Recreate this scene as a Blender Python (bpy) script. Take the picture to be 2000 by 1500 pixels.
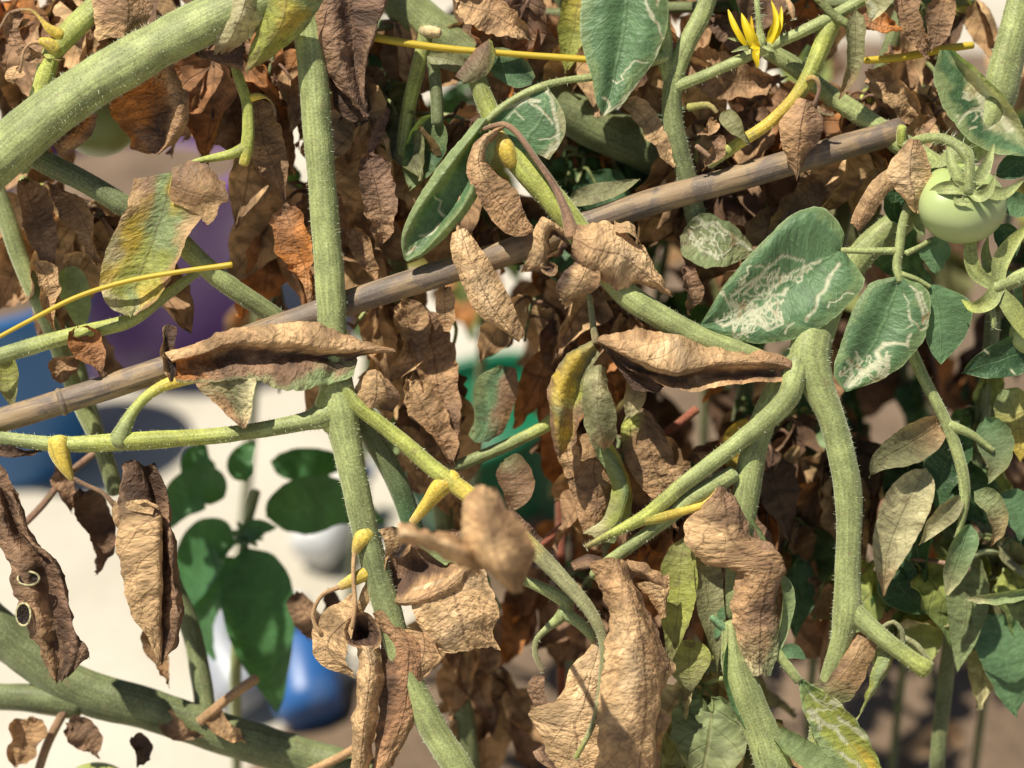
import bpy, math, random
import numpy as np
from mathutils import Vector, Matrix
random.seed(7); np.random.seed(7)
scene = bpy.context.scene
COL = scene.collection
for o in list(bpy.data.objects): bpy.data.objects.remove(o)

# ------------------------------------------------------------------ camera
PITCH = math.radians(30.0); CAM_H = 0.60; D0 = 0.40; PX = 0.000375      # PX = metres per photo pixel at 1 m
cam = bpy.data.cameras.new('camera'); cam_o = bpy.data.objects.new('camera', cam); COL.objects.link(cam_o)
cam.sensor_width = 36; cam.lens = 48.0; cam.clip_start = 0.01; cam.clip_end = 200
cam_o.location = (0, 0, CAM_H); cam_o.rotation_euler = (math.pi/2 - PITCH, 0, 0)
cam.dof.use_dof = True; cam.dof.focus_distance = D0 - 0.002; cam.dof.aperture_fstop = 6.0
scene.camera = cam_o
RIGHT = np.array([1, 0, 0.]); UP = np.array([0, math.sin(PITCH), math.cos(PITCH)]); FWD = np.array([0, math.cos(PITCH), -math.sin(PITCH)])
CAMP = np.array([0, 0, CAM_H])

# ------------------------------------------------------------------ light
SUN = -0.36*RIGHT + 0.76*UP - 0.55*FWD; SUN /= np.linalg.norm(SUN)      # direction towards the sun
sl = bpy.data.lights.new('sun', 'SUN'); sl.energy = 5.0; sl.angle = math.radians(0.6); sl.color = (1, 0.93, 0.80)
so = bpy.data.objects.new('sun', sl); COL.objects.link(so)
so.rotation_euler = Vector(SUN).to_track_quat('Z', 'Y').to_euler(); so.location = (0, 0, 5)
w = bpy.data.worlds.new('World'); scene.world = w; w.use_nodes = True
nt = w.node_tree; sk = nt.nodes.new('ShaderNodeTexSky'); sk.sky_type = 'NISHITA'; sk.sun_disc = False
sk.sun_elevation = math.asin(SUN[2]); sk.sun_rotation = math.atan2(SUN[0], SUN[1])
bg = nt.nodes['Background']; bg.inputs[1].default_value = 0.052; nt.links.new(sk.outputs[0], bg.inputs[0])
scene.view_settings.view_transform = 'Standard'; scene.view_settings.look = 'None'
scene.view_settings.exposure = 0.42; scene.view_settings.gamma = 1.0
scene.cycles.max_bounces = 5; scene.cycles.diffuse_bounces = 3; scene.cycles.glossy_bounces = 2; scene.cycles.transmission_bounces = 3; scene.cycles.transparent_max_bounces = 4

# ------------------------------------------------------------------ helpers
def wpos(p):
    """photo pixel + depth (z, in pixel units, positive towards the camera) -> world metres; scale stays isotropic with depth"""
    p = np.asarray(p, float); d = D0*np.exp(-p[..., 2]*PX)
    X = (p[..., 0]-1000)*PX*d; Y = -(p[..., 1]-750)*PX*d
    return CAMP + X[..., None]*RIGHT + Y[..., None]*UP + d[..., None]*FWD
def zdepth(d): return -math.log(d/D0)/PX
def ground_at(px, py, h=0.0):
    r = FWD + (px-1000)*PX*RIGHT - (py-750)*PX*UP
    return CAMP + r*((h-CAM_H)/r[2])
def to_px(p):
    q = np.asarray(p, float)-CAMP; d = q@FWD
    return np.array([(q@RIGHT)/d/PX+1000, 750-(q@UP)/d/PX, zdepth(d)])
def P(s):
    out = []
    for t in s.split():
        v = [float(a) for a in t.split(',')]
        out.append(v if len(v) > 2 else v+[0.0])
    return out
def hermite(K, T):
    """K (k,...,) knots at 0..k-1 ; T (n, ...) parameters"""
    k = K.shape[0]; M = np.empty_like(K)
    M[1:-1] = (K[2:]-K[:-2])/2; M[0] = K[1]-K[0]; M[-1] = K[-1]-K[-2]
    i = np.clip(np.floor(T).astype(int), 0, k-2); f = T-i
    return i, f, M
def resample(pts, n):
    p = np.asarray(pts, float); t = np.concatenate([[0], np.cumsum(np.linalg.norm(np.diff(p[:, :3], axis=0), axis=1)+1e-6)])
    k = len(p); m = np.empty_like(p)
    for i in range(k):
        a, b = max(i-1, 0), min(i+1, k-1); m[i] = (p[b]-p[a])/(t[b]-t[a])
    T = np.linspace(0, t[-1], n); i = np.clip(np.searchsorted(t, T, side='right')-1, 0, k-2)
    h = (t[i+1]-t[i]); f = ((T-t[i])/h)[:, None]; h = h[:, None]
    return (2*f**3-3*f**2+1)*p[i]+(f**3-2*f**2+f)*h*m[i]+(-2*f**3+3*f**2)*p[i+1]+(f**3-f**2)*h*m[i+1]
def hsh(a, b, c):
    n = (a*374761393+b*668265263+c*2147483647) & 0xFFFFFFFF
    n = ((n ^ (n >> 13))*1274126177) & 0xFFFFFFFF
    return ((n ^ (n >> 16)) & 0xFFFF)/32767.5-1.0
def vnoise(p):
    p = np.asarray(p, float); i = np.floor(p).astype(np.int64); f = p-i; f = f*f*(3-2*f); r = 0
    for dx in (0, 1):
        for dy in (0, 1):
            for dz in (0, 1):
                wgt = (f[..., 0] if dx else 1-f[..., 0])*(f[..., 1] if dy else 1-f[..., 1])*(f[..., 2] if dz else 1-f[..., 2])
                r = r+wgt*hsh(i[..., 0]+dx, i[..., 1]+dy, i[..., 2]+dz)
    return r
def fbm(p, o=3):
    s = 0; a = 1.0
    for k in range(o): s = s+a*vnoise(p*(2**k)+17.3*k); a *= 0.5
    return s
PAL = dict(T=(.60,.395,.20), t=(.72,.51,.29), B=(.28,.17,.10), D=(.10,.058,.037), O=(.52,.20,.045), G=(.13,.235,.11), g=(.05,.11,.048),
           L=(.27,.34,.15), V=(.26,.255,.125), Y=(.60,.44,.07), P=(.56,.51,.28), y=(.37,.40,.09), S=(.285,.325,.125), s=(.15,.175,.075), W=(.23,.135,.09),
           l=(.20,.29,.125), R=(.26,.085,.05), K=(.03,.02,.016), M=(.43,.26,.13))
def pal(c): return np.array(PAL[c])

# ------------------------------------------------------------------ materials
class NT:
    def __init__(s, name):
        s.m = bpy.data.materials.new(name); s.m.use_nodes = True; s.t = s.m.node_tree; s.t.nodes.clear()
        s.out = s.t.nodes.new('ShaderNodeOutputMaterial')
    def n(s, typ, **kw):
        nd = s.t.nodes.new(typ)
        for k, v in kw.items():
            if k.startswith('i_'):
                key = k[2:]; nd.inputs[int(key) if key.isdigit() else key.replace('_', ' ')].default_value = v
            else: setattr(nd, k, v)
        return nd
    def l(s, a, b): s.t.links.new(a, b)
    def val(s, sock, v):
        if hasattr(v, 'is_linked') or isinstance(v, bpy.types.NodeSocket): s.l(v, sock)
        else: sock.default_value = v
    def math(s, op, a, b=0.0, c=None, clamp=False):
        nd = s.n('ShaderNodeMath', operation=op, use_clamp=clamp); s.val(nd.inputs[0], a); s.val(nd.inputs[1], b)
        if c is not None: s.val(nd.inputs[2], c)
        return nd.outputs[0]
    def mix(s, f, a, b, mode='MIX'):
        nd = s.n('ShaderNodeMix', data_type='RGBA', blend_type=mode); s.val(nd.inputs[0], f); s.val(nd.inputs[6], a); s.val(nd.inputs[7], b); return nd.outputs[2]
    def ramp(s, x, lo, hi, a=0.0, b=1.0):
        nd = s.n('ShaderNodeMapRange', interpolation_type='SMOOTHSTEP'); s.val(nd.inputs[0], x)
        for k, v in zip((1, 2, 3, 4), (lo, hi, a, b)): nd.inputs[k].default_value = v
        return nd.outputs[0]
    def noise(s, vec, sc, det=3, dist=0.0):
        nd = s.n('ShaderNodeTexNoise'); s.l(vec, nd.inputs['Vector']); nd.inputs['Scale'].default_value = sc; nd.inputs['Detail'].default_value = det; nd.inputs['Distortion'].default_value = dist
        return nd
    def attr(s, name): return s.n('ShaderNodeAttribute', attribute_name=name)
def c4(c): return (c[0], c[1], c[2], 1)

def leaf_mat(name, veincol, veinamt, rough, trans, transtint, netscale, netamt, bump, blotch, dots=0.0, dark=0.0, mined=True, rim=0.0):
    t = NT(name); col = t.attr('Col').outputs['Color']; luv = t.attr('luv').outputs['Vector']; nuv = t.attr('nuv').outputs['Vector']; mine = t.attr('mine').outputs['Fac']
    nb = t.noise(luv, 1/55., 3, .6).outputs['Fac']; nf = t.noise(luv, 1/9., 2).outputs['Fac']
    base = t.mix(1.0, col, t.n('ShaderNodeCombineColor').outputs[0], 'MULTIPLY')
    cc = base.node.inputs[7].links[0].from_node
    f = t.ramp(nb, .3, .7, 1-blotch, 1+blotch*.75); f2 = t.math('MULTIPLY', f, t.ramp(nf, .25, .75, .86, 1.12))
    for k in range(3): t.l(f2, cc.inputs[k])
    if dark:                                    # irregular dead blotches
        nd_ = t.noise(luv, 1/30., 3, 1.2).outputs['Fac']
        base = t.mix(t.math('MULTIPLY', t.ramp(nd_, .56, .68), dark), base, (.12, .07, .045, 1))
    # pinnate veins
    sep = t.n('ShaderNodeSeparateXYZ'); wob = t.noise(luv, 1/40., 1)
    add = t.n('ShaderNodeVectorMath', operation='MULTIPLY_ADD'); t.l(wob.outputs['Color'], add.inputs[0]); add.inputs[1].default_value = (.16, .09, 0); t.l(nuv, add.inputs[2])
    t.l(add.outputs[0], sep.inputs[0])
    au = t.math('ABSOLUTE', t.math('SUBTRACT', sep.outputs[0], .08)); q = t.math('SUBTRACT', t.math('MULTIPLY', sep.outputs[1], 6.5), t.math('MULTIPLY', t.math('POWER', au, .8), 2.1))
    tri = t.math('ABSOLUTE', t.math('SUBTRACT', t.math('FRACT', q), .5))
    side = t.ramp(tri, 0.0, .05, 1.0, 0.0); mid = t.ramp(au, .01, .06, 1.0, 0.0)
    vein = t.math('MAXIMUM', t.math('MULTIPLY', side, t.ramp(au, .75, 1.0, .7, 0.0)), mid)
    # reticulate net
    dis = t.n('ShaderNodeVectorMath', operation='MULTIPLY_ADD'); nn = t.noise(luv, 1/18., 2); t.l(nn.outputs['Color'], dis.inputs[0]); dis.inputs[1].default_value = (14, 14, 0); t.l(luv, dis.inputs[2])
    vo = t.n('ShaderNodeTexVoronoi', feature='DISTANCE_TO_EDGE'); t.l(dis.outputs[0], vo.inputs['Vector']); vo.inputs['Scale'].default_value = netscale
    net = t.ramp(vo.outputs['Distance'], 0.0, .065, 1.0, 0.0)
    net = t.math('MULTIPLY', net, t.ramp(nb, .38, .6, .25, 1.0))
    base = t.mix(t.math('MULTIPLY', net, netamt), base, c4(veincol)); base = t.mix(t.math('MULTIPLY', t.math('MULTIPLY', vein, t.ramp(nf, .3, .55, .35, 1.0)), veinamt), base, c4(veincol))
    if dots:
        vd = t.n('ShaderNodeTexVoronoi'); t.l(luv, vd.inputs['Vector']); vd.inputs['Scale'].default_value = 1/6.
        base = t.mix(t.math('MULTIPLY', t.ramp(vd.outputs['Distance'], .05, .28, 1, 0), dots), base, (.5, .58, .4, 1))
    if mined:
        mn = t.math('MULTIPLY', mine, t.ramp(t.noise(luv, 1/7., 3).outputs['Fac'], .25, .55, .72, 1.0), clamp=True)
        mcol = t.mix(t.ramp(t.noise(luv, 1/26., 3).outputs['Fac'], .55, .72), (.58, .58, .40, 1), (.36, .25, .13, 1))
        base = t.mix(mn, base, mcol)
    if rim:
        sr = t.n('ShaderNodeSeparateXYZ'); t.l(nuv, sr.inputs[0]); base = t.mix(t.math('MULTIPLY', t.ramp(t.math('ABSOLUTE', sr.outputs[0]), .95, .985), rim), base, (.36, .43, .22, 1))
    hgt = t.math('ADD', t.math('MULTIPLY', net, -.12), t.math('MULTIPLY', vein, -.22 if bump > .4 else -.6))
    hgt = t.math('ADD', hgt, t.math('MULTIPLY', nf, .8)); hgt = t.math('ADD', hgt, t.math('MULTIPLY', nn.outputs['Fac'], 1.0))
    if mined: hgt = t.math('ADD', hgt, t.math('MULTIPLY', mine, .5))
    bp = t.n('ShaderNodeBump'); bp.inputs['Strength'].default_value = bump; bp.inputs['Distance'].default_value = .0010; t.l(hgt, bp.inputs['Height'])
    pr = t.n('ShaderNodeBsdfPrincipled'); t.l(base, pr.inputs['Base Color']); pr.inputs['Roughness'].default_value = rough; pr.inputs['Specular IOR Level'].default_value = .35; t.l(bp.outputs[0], pr.inputs['Normal'])
    tr = t.n('ShaderNodeBsdfTranslucent'); t.l(t.mix(1.0, base, c4(transtint), 'MULTIPLY'), tr.inputs[0]); t.l(bp.outputs[0], tr.inputs['Normal'])
    mx = t.n('ShaderNodeMixShader'); mx.inputs[0].default_value = trans; t.l(pr.outputs[0], mx.inputs[1]); t.l(tr.outputs[0], mx.inputs[2]); t.l(mx.outputs[0], t.out.inputs[0])
    return t.m
M = {}
M['dry'] = leaf_mat('dry_leaf', (.17, .095, .05), .62, .72, .18, (1.15, .95, .72), 1/28., .4, .78, .42, dark=.4, mined=False)
M['green'] = leaf_mat('green_leaf', (.17, .27, .12), .45, .5, .3, (1.35, 1.4, .5), 1/22., .2, .35, .2, dots=.28, rim=.6)
M['pepper'] = leaf_mat('pepper_leaf', (.08, .17, .05), .4, .38, .3, (1.35, 1.5, .5), 1/30., .15, .25, .18, mined=False)
M['sick'] = leaf_mat('yellowing_leaf', (.16, .14, .06), .4, .6, .3, (1.3, 1.15, .6), 1/20., .35, .5, .25, dots=.15, dark=.5)

def far_mat(name, rough, trans, transtint, veincol):
    t = NT(name); col = t.attr('Col').outputs['Color']; luv = t.attr('luv').outputs['Vector']; nuv = t.attr('nuv').outputs['Vector']
    nb = t.noise(luv, 1/30., 3, .6); cc = t.n('ShaderNodeCombineColor'); f = t.ramp(nb.outputs['Fac'], .32, .68, .55, 1.25)
    for k in range(3): t.l(f, cc.inputs[k])
    base = t.mix(1.0, col, cc.outputs[0], 'MULTIPLY')
    sep = t.n('ShaderNodeSeparateXYZ'); t.l(nuv, sep.inputs[0]); au = t.math('ABSOLUTE', sep.outputs[0]); q = t.math('SUBTRACT', t.math('MULTIPLY', sep.outputs[1], 6.), t.math('MULTIPLY', au, 1.9)); tri = t.math('ABSOLUTE', t.math('SUBTRACT', t.math('FRACT', q), .5))
    vein = t.math('MAXIMUM', t.ramp(tri, 0, .08, .6, 0.), t.ramp(au, .01, .07, 1., 0.)); base = t.mix(t.math('MULTIPLY', vein, .45), base, c4(veincol))
    bp = t.n('ShaderNodeBump'); bp.inputs['Strength'].default_value = .6; bp.inputs['Distance'].default_value = .001; t.l(t.math('SUBTRACT', nb.outputs['Fac'], t.math('MULTIPLY', vein, .5)), bp.inputs['Height'])
    pr = t.n('ShaderNodeBsdfPrincipled'); t.l(base, pr.inputs['Base Color']); pr.inputs['Roughness'].default_value = rough; pr.inputs['Specular IOR Level'].default_value = .3; t.l(bp.outputs[0], pr.inputs['Normal'])
    tr = t.n('ShaderNodeBsdfTranslucent'); t.l(t.mix(1.0, base, c4(transtint), 'MULTIPLY'), tr.inputs[0])
    mx = t.n('ShaderNodeMixShader'); mx.inputs[0].default_value = trans; t.l(pr.outputs[0], mx.inputs[1]); t.l(tr.outputs[0], mx.inputs[2]); t.l(mx.outputs[0], t.out.inputs[0]); return t.m
M['dry_far'] = far_mat('dry_leaf_simple', .78, .16, (1.12, .95, .75), (.12, .07, .04)); M['green_far'] = far_mat('green_leaf_simple', .5, .3, (1.35, 1.4, .5), (.17, .27, .12)); M['sick_far'] = far_mat('yellowing_leaf_simple', .6, .3, (1.3, 1.15, .6), (.2, .17, .07))
def stem_mat(name, rough=.55, dots=.4):
    t = NT(name); col = t.attr('Col').outputs['Color']; luv = t.attr('luv').outputs['Vector']
    mp = t.n('ShaderNodeMapping'); mp.inputs['Scale'].default_value = (1, .05, 1); t.l(luv, mp.inputs[0])
    st = t.noise(mp.outputs[0], 1/5., 3).outputs['Fac']; nb = t.noise(luv, 1/45., 4).outputs['Fac']; nf = t.noise(luv, 1/4., 3).outputs['Fac']
    cc = t.n('ShaderNodeCombineColor'); f = t.math('MULTIPLY', t.math('MULTIPLY', t.ramp(st, .3, .7, .8, 1.18), t.ramp(nb, .3, .7, .78, 1.18)), t.ramp(nf, .3, .7, .8, 1.2))
    for k in range(3): t.l(f, cc.inputs[k])
    base = t.mix(1.0, col, cc.outputs[0], 'MULTIPLY')
    vd = t.n('ShaderNodeTexVoronoi'); t.l(luv, vd.inputs['Vector']); vd.inputs['Scale'].default_value = 1/5.
    base = t.mix(t.math('MULTIPLY', t.ramp(vd.outputs['Distance'], .05, .33, 1, 0), dots), base, (.5, .55, .30, 1))
    sc = t.noise(luv, 1/16., 4, .5).outputs['Fac']
    base = t.mix(t.math('MULTIPLY', t.ramp(sc, .62, .72), .55), base, (.22, .17, .085, 1))
    bp = t.n('ShaderNodeBump'); bp.inputs['Strength'].default_value = .5; bp.inputs['Distance'].default_value = .0004; t.l(t.math('ADD', st, t.math('MULTIPLY', nf, .8)), bp.inputs['Height'])
    pr = t.n('ShaderNodeBsdfPrincipled'); t.l(base, pr.inputs['Base Color']); pr.inputs['Roughness'].default_value = rough; t.l(bp.outputs[0], pr.inputs['Normal'])
    pr.inputs['Sheen Weight'].default_value = .35; pr.inputs['Sheen Roughness'].default_value = .4; pr.inputs['Sheen Tint'].default_value = (.9, 1, .7, 1); pr.inputs['Specular IOR Level'].default_value = .3
    t.l(pr.outputs[0], t.out.inputs[0]); return t.m
M['stem'] = stem_mat('stem'); M['twig'] = stem_mat('dry_twig', .8, .1)

def plain(name, fn):
    t = NT(name); pr = t.n('ShaderNodeBsdfPrincipled'); t.l(pr.outputs[0], t.out.inputs[0]); fn(t, pr); return t.m
def _bamboo(t, pr):
    luv = t.attr('luv').outputs['Vector']; mp = t.n('ShaderNodeMapping'); mp.inputs['Scale'].default_value = (1, .035, 1); t.l(luv, mp.inputs[0])
    a = t.noise(mp.outputs[0], 1/7., 5).outputs['Fac']; b = t.noise(luv, 1/75., 5, .8).outputs['Fac']; c = t.noise(luv, 1/5., 3).outputs['Fac']
    mp2 = t.n('ShaderNodeMapping'); mp2.inputs['Scale'].default_value = (1, .14, 1); t.l(luv, mp2.inputs[0]); d = t.noise(mp2.outputs[0], 1/16., 4, .6).outputs['Fac']
    base = t.mix(t.ramp(b, .42, .58), (.17, .128, .095, 1), (.29, .20, .11, 1)); base = t.mix(t.math('MULTIPLY', t.ramp(d, .52, .66), .75), base, (.36, .26, .14, 1))
    base = t.mix(t.math('MULTIPLY', t.ramp(d, .46, .34), .6), base, (.085, .062, .05, 1))
    base = t.mix(t.math('MULTIPLY', t.ramp(a, .45, .3), .6), base, (.05, .04, .036, 1)); base = t.mix(t.math('MULTIPLY', t.ramp(c, .58, .72), .35), base, (.42, .34, .24, 1))
    t.l(base, pr.inputs['Base Color']); pr.inputs['Roughness'].default_value = .62
    bp = t.n('ShaderNodeBump'); bp.inputs['Strength'].default_value = .5; bp.inputs['Distance'].default_value = .0004; t.l(t.math('ADD', a, t.math('MULTIPLY', c, .4)), bp.inputs['Height']); t.l(bp.outputs[0], pr.inputs['Normal'])
M['bamboo'] = plain('weathered_bamboo', _bamboo)
def _tomato(t, pr):
    g = t.n('ShaderNodeTexCoord').outputs['Object']; n1 = t.noise(g, 120, 4).outputs['Fac']; n2 = t.noise(g, 1800, 2).outputs['Fac']
    col = t.attr('Col').outputs['Color']; b = t.mix(t.math('MULTIPLY', t.ramp(n1, .35, .7), .35), col, (.36, .46, .20, 1)); b = t.mix(t.math('MULTIPLY', t.ramp(n2, .6, .72), .3), b, (.5, .58, .36, 1))
    t.l(b, pr.inputs['Base Color']); pr.inputs['Roughness'].default_value = .42; pr.inputs['Subsurface Weight'].default_value = .25; pr.inputs['Subsurface Radius'].default_value = (.002, .003, .001); pr.inputs['Subsurface Scale'].default_value = 1
M['tomato'] = plain('unripe_tomato', _tomato)
def _petal(t, pr):
    luv = t.attr('luv').outputs['Vector']; col = t.attr('Col').outputs['Color']; mp = t.n('ShaderNodeMapping'); mp.inputs['Scale'].default_value = (1, .08, 1); t.l(luv, mp.inputs[0])
    n = t.noise(mp.outputs[0], 1/2.5, 3).outputs['Fac']; t.l(t.mix(t.math('MULTIPLY', t.ramp(n, .5, .35), .35), col, (.5, .33, .0, 1)), pr.inputs['Base Color']); pr.inputs['Roughness'].default_value = .5
    pr.inputs['Transmission Weight'].default_value = 0
    tr = t.n('ShaderNodeBsdfTranslucent'); t.l(col, tr.inputs[0]); mx = t.n('ShaderNodeMixShader'); mx.inputs[0].default_value = .3; t.l(pr.outputs[0], mx.inputs[1]); t.l(tr.outputs[0], mx.inputs[2]); t.l(mx.outputs[0], t.out.inputs[0])
M['petal'] = plain('petal', _petal)
def _hair(t, pr): pr.inputs['Base Color'].default_value = (.62, .66, .44, 1); pr.inputs['Roughness'].default_value = .5
M['hair'] = plain('plant_hair', _hair)
def plastic(name, c, rough=.4):
    def f(t, pr):
        g = t.n('ShaderNodeTexCoord').outputs['Object']; n = t.noise(g, 30, 4).outputs['Fac']; s = t.noise(g, 9, 3).outputs['Fac']
        b = t.mix(t.math('MULTIPLY', t.ramp(n, .55, .75), .25), c4(c), (.35, .31, .26, 1)); b = t.mix(t.math('MULTIPLY', t.ramp(s, .5, .7), .25), b, c4([x*.6 for x in c]))
        t.l(b, pr.inputs['Base Color']); pr.inputs['Roughness'].default_value = rough
    return plain(name, f)
def _concrete(t, pr):
    g = t.n('ShaderNodeTexCoord').outputs['Object']; a = t.noise(g, 6, 5).outputs['Fac']; b = t.noise(g, 90, 4).outputs['Fac']
    c = t.mix(t.ramp(a, .3, .7), (.42, .385, .31, 1), (.52, .48, .40, 1)); c = t.mix(t.math('MULTIPLY', t.ramp(b, .55, .75), .4), c, (.32, .28, .22, 1)); t.l(c, pr.inputs['Base Color']); pr.inputs['Roughness'].default_value = .85
    bp = t.n('ShaderNodeBump'); bp.inputs['Strength'].default_value = .3; bp.inputs['Distance'].default_value = .002; t.l(b, bp.inputs['Height']); t.l(bp.outputs[0], pr.inputs['Normal'])
M['concrete'] = plain('concrete', _concrete)
def _soil(t, pr):
    g = t.n('ShaderNodeTexCoord').outputs['Object']; a = t.noise(g, 14, 6).outputs['Fac']; b = t.noise(g, 120, 5).outputs['Fac']
    c = t.mix(t.ramp(a, .3, .7), (.12, .08, .05, 1), (.20, .14, .09, 1)); c = t.mix(t.math('MULTIPLY', t.ramp(b, .5, .7), .5), c, (.06, .04, .028, 1)); t.l(c, pr.inputs['Base Color']); pr.inputs['Roughness'].default_value = .95
    bp = t.n('ShaderNodeBump'); bp.inputs['Strength'].default_value = .8; bp.inputs['Distance'].default_value = .006; t.l(b, bp.inputs['Height']); t.l(bp.outputs[0], pr.inputs['Normal'])
M['soil'] = plain('soil', _soil)

# ------------------------------------------------------------------ object builders
def tag(o, label=None, cat=None, group=None, kind=None):
    if label: o['label'] = label
    if cat: o['category'] = cat
    if group: o['group'] = group
    if kind: o['kind'] = kind
    return o
def empty(name, loc, label, cat, group=None):
    o = bpy.data.objects.new(name, None); COL.objects.link(o); o.location = loc; o.empty_display_size = .02; return tag(o, label, cat, group)
class MB:
    """collects grids (world coordinates) with point attributes and links them as one mesh object"""
    def __init__(s): s.v = []; s.f = []; s.c = []; s.l = []; s.n = []; s.m = []; s.k = 0
    def grid(s, W, C, L, N, Mi, closed=False, tri=None):
        nu, nv = W.shape[:2]; s.v.append(W.reshape(-1, 3)); s.c.append(C.reshape(-1, 3)); s.l.append(L.reshape(-1, 3)); s.n.append(N.reshape(-1, 3)); s.m.append(np.broadcast_to(Mi, (nu, nv)).reshape(-1))
        idx = np.arange(nu*nv).reshape(nu, nv)+s.k
        if closed: idx = np.concatenate([idx, idx[:1]])
        s.f.append(np.stack([idx[:-1, :-1], idx[1:, :-1], idx[1:, 1:], idx[:-1, 1:]], -1).reshape(-1, 4)); s.k += nu*nv
    def build(s, name, mat, parent=None, origin=None, smooth=True):
        v = np.concatenate(s.v); o_ = np.array(origin) if origin is not None else v[0].copy()
        me = bpy.data.meshes.new(name); me.from_pydata((v-o_).tolist(), [], np.concatenate(s.f).tolist())
        for nm, typ, dat, key in (('Col', 'FLOAT_COLOR', s.c, 'color'), ('luv', 'FLOAT_VECTOR', s.l, 'vector'), ('nuv', 'FLOAT_VECTOR', s.n, 'vector')):
            a = me.attributes.new(nm, typ, 'POINT'); d = np.concatenate(dat).astype(np.float32)
            if typ == 'FLOAT_COLOR': d = np.concatenate([d, np.ones((len(d), 1), np.float32)], 1)
            a.data.foreach_set(key, d.reshape(-1))
        a = me.attributes.new('mine', 'FLOAT', 'POINT'); a.data.foreach_set('value', np.concatenate(s.m).astype(np.float32))
        if smooth: me.polygons.foreach_set('use_smooth', [True]*len(me.polygons))
        me.materials.append(M[mat] if isinstance(mat, str) else mat); me.update()
        o = bpy.data.objects.new(name, me); COL.objects.link(o)
        put(o, o_, parent); return o
def put(o, loc, parent):
    loc = Vector(loc)
    if parent is not None:
        o.parent = parent; q = Vector((0, 0, 0)); p = parent
        while p is not None: q += p.location; p = p.parent
        loc = loc-q
    o.location = loc
def colgrad(spec, n):
    c = np.array([pal(ch) for ch in spec])
    if len(c) == 1: return np.repeat(c, n, 0)
    t = np.linspace(0, len(c)-1, n); return np.stack([np.interp(t, range(len(c)), c[:, k]) for k in range(3)], -1)
SEED = [0]
def seg_dist(p, poly):
    best = np.full(p.shape[:-1], 1e9)
    for a, b in zip(poly[:-1], poly[1:]):
        a = np.array(a[:2]); b = np.array(b[:2]); ab = b-a; t = np.clip(((p-a)@ab)/(ab@ab+1e-9), 0, 1); best = np.minimum(best, np.linalg.norm(p-(a+t[..., None]*ab), axis=-1))
    return best
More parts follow.
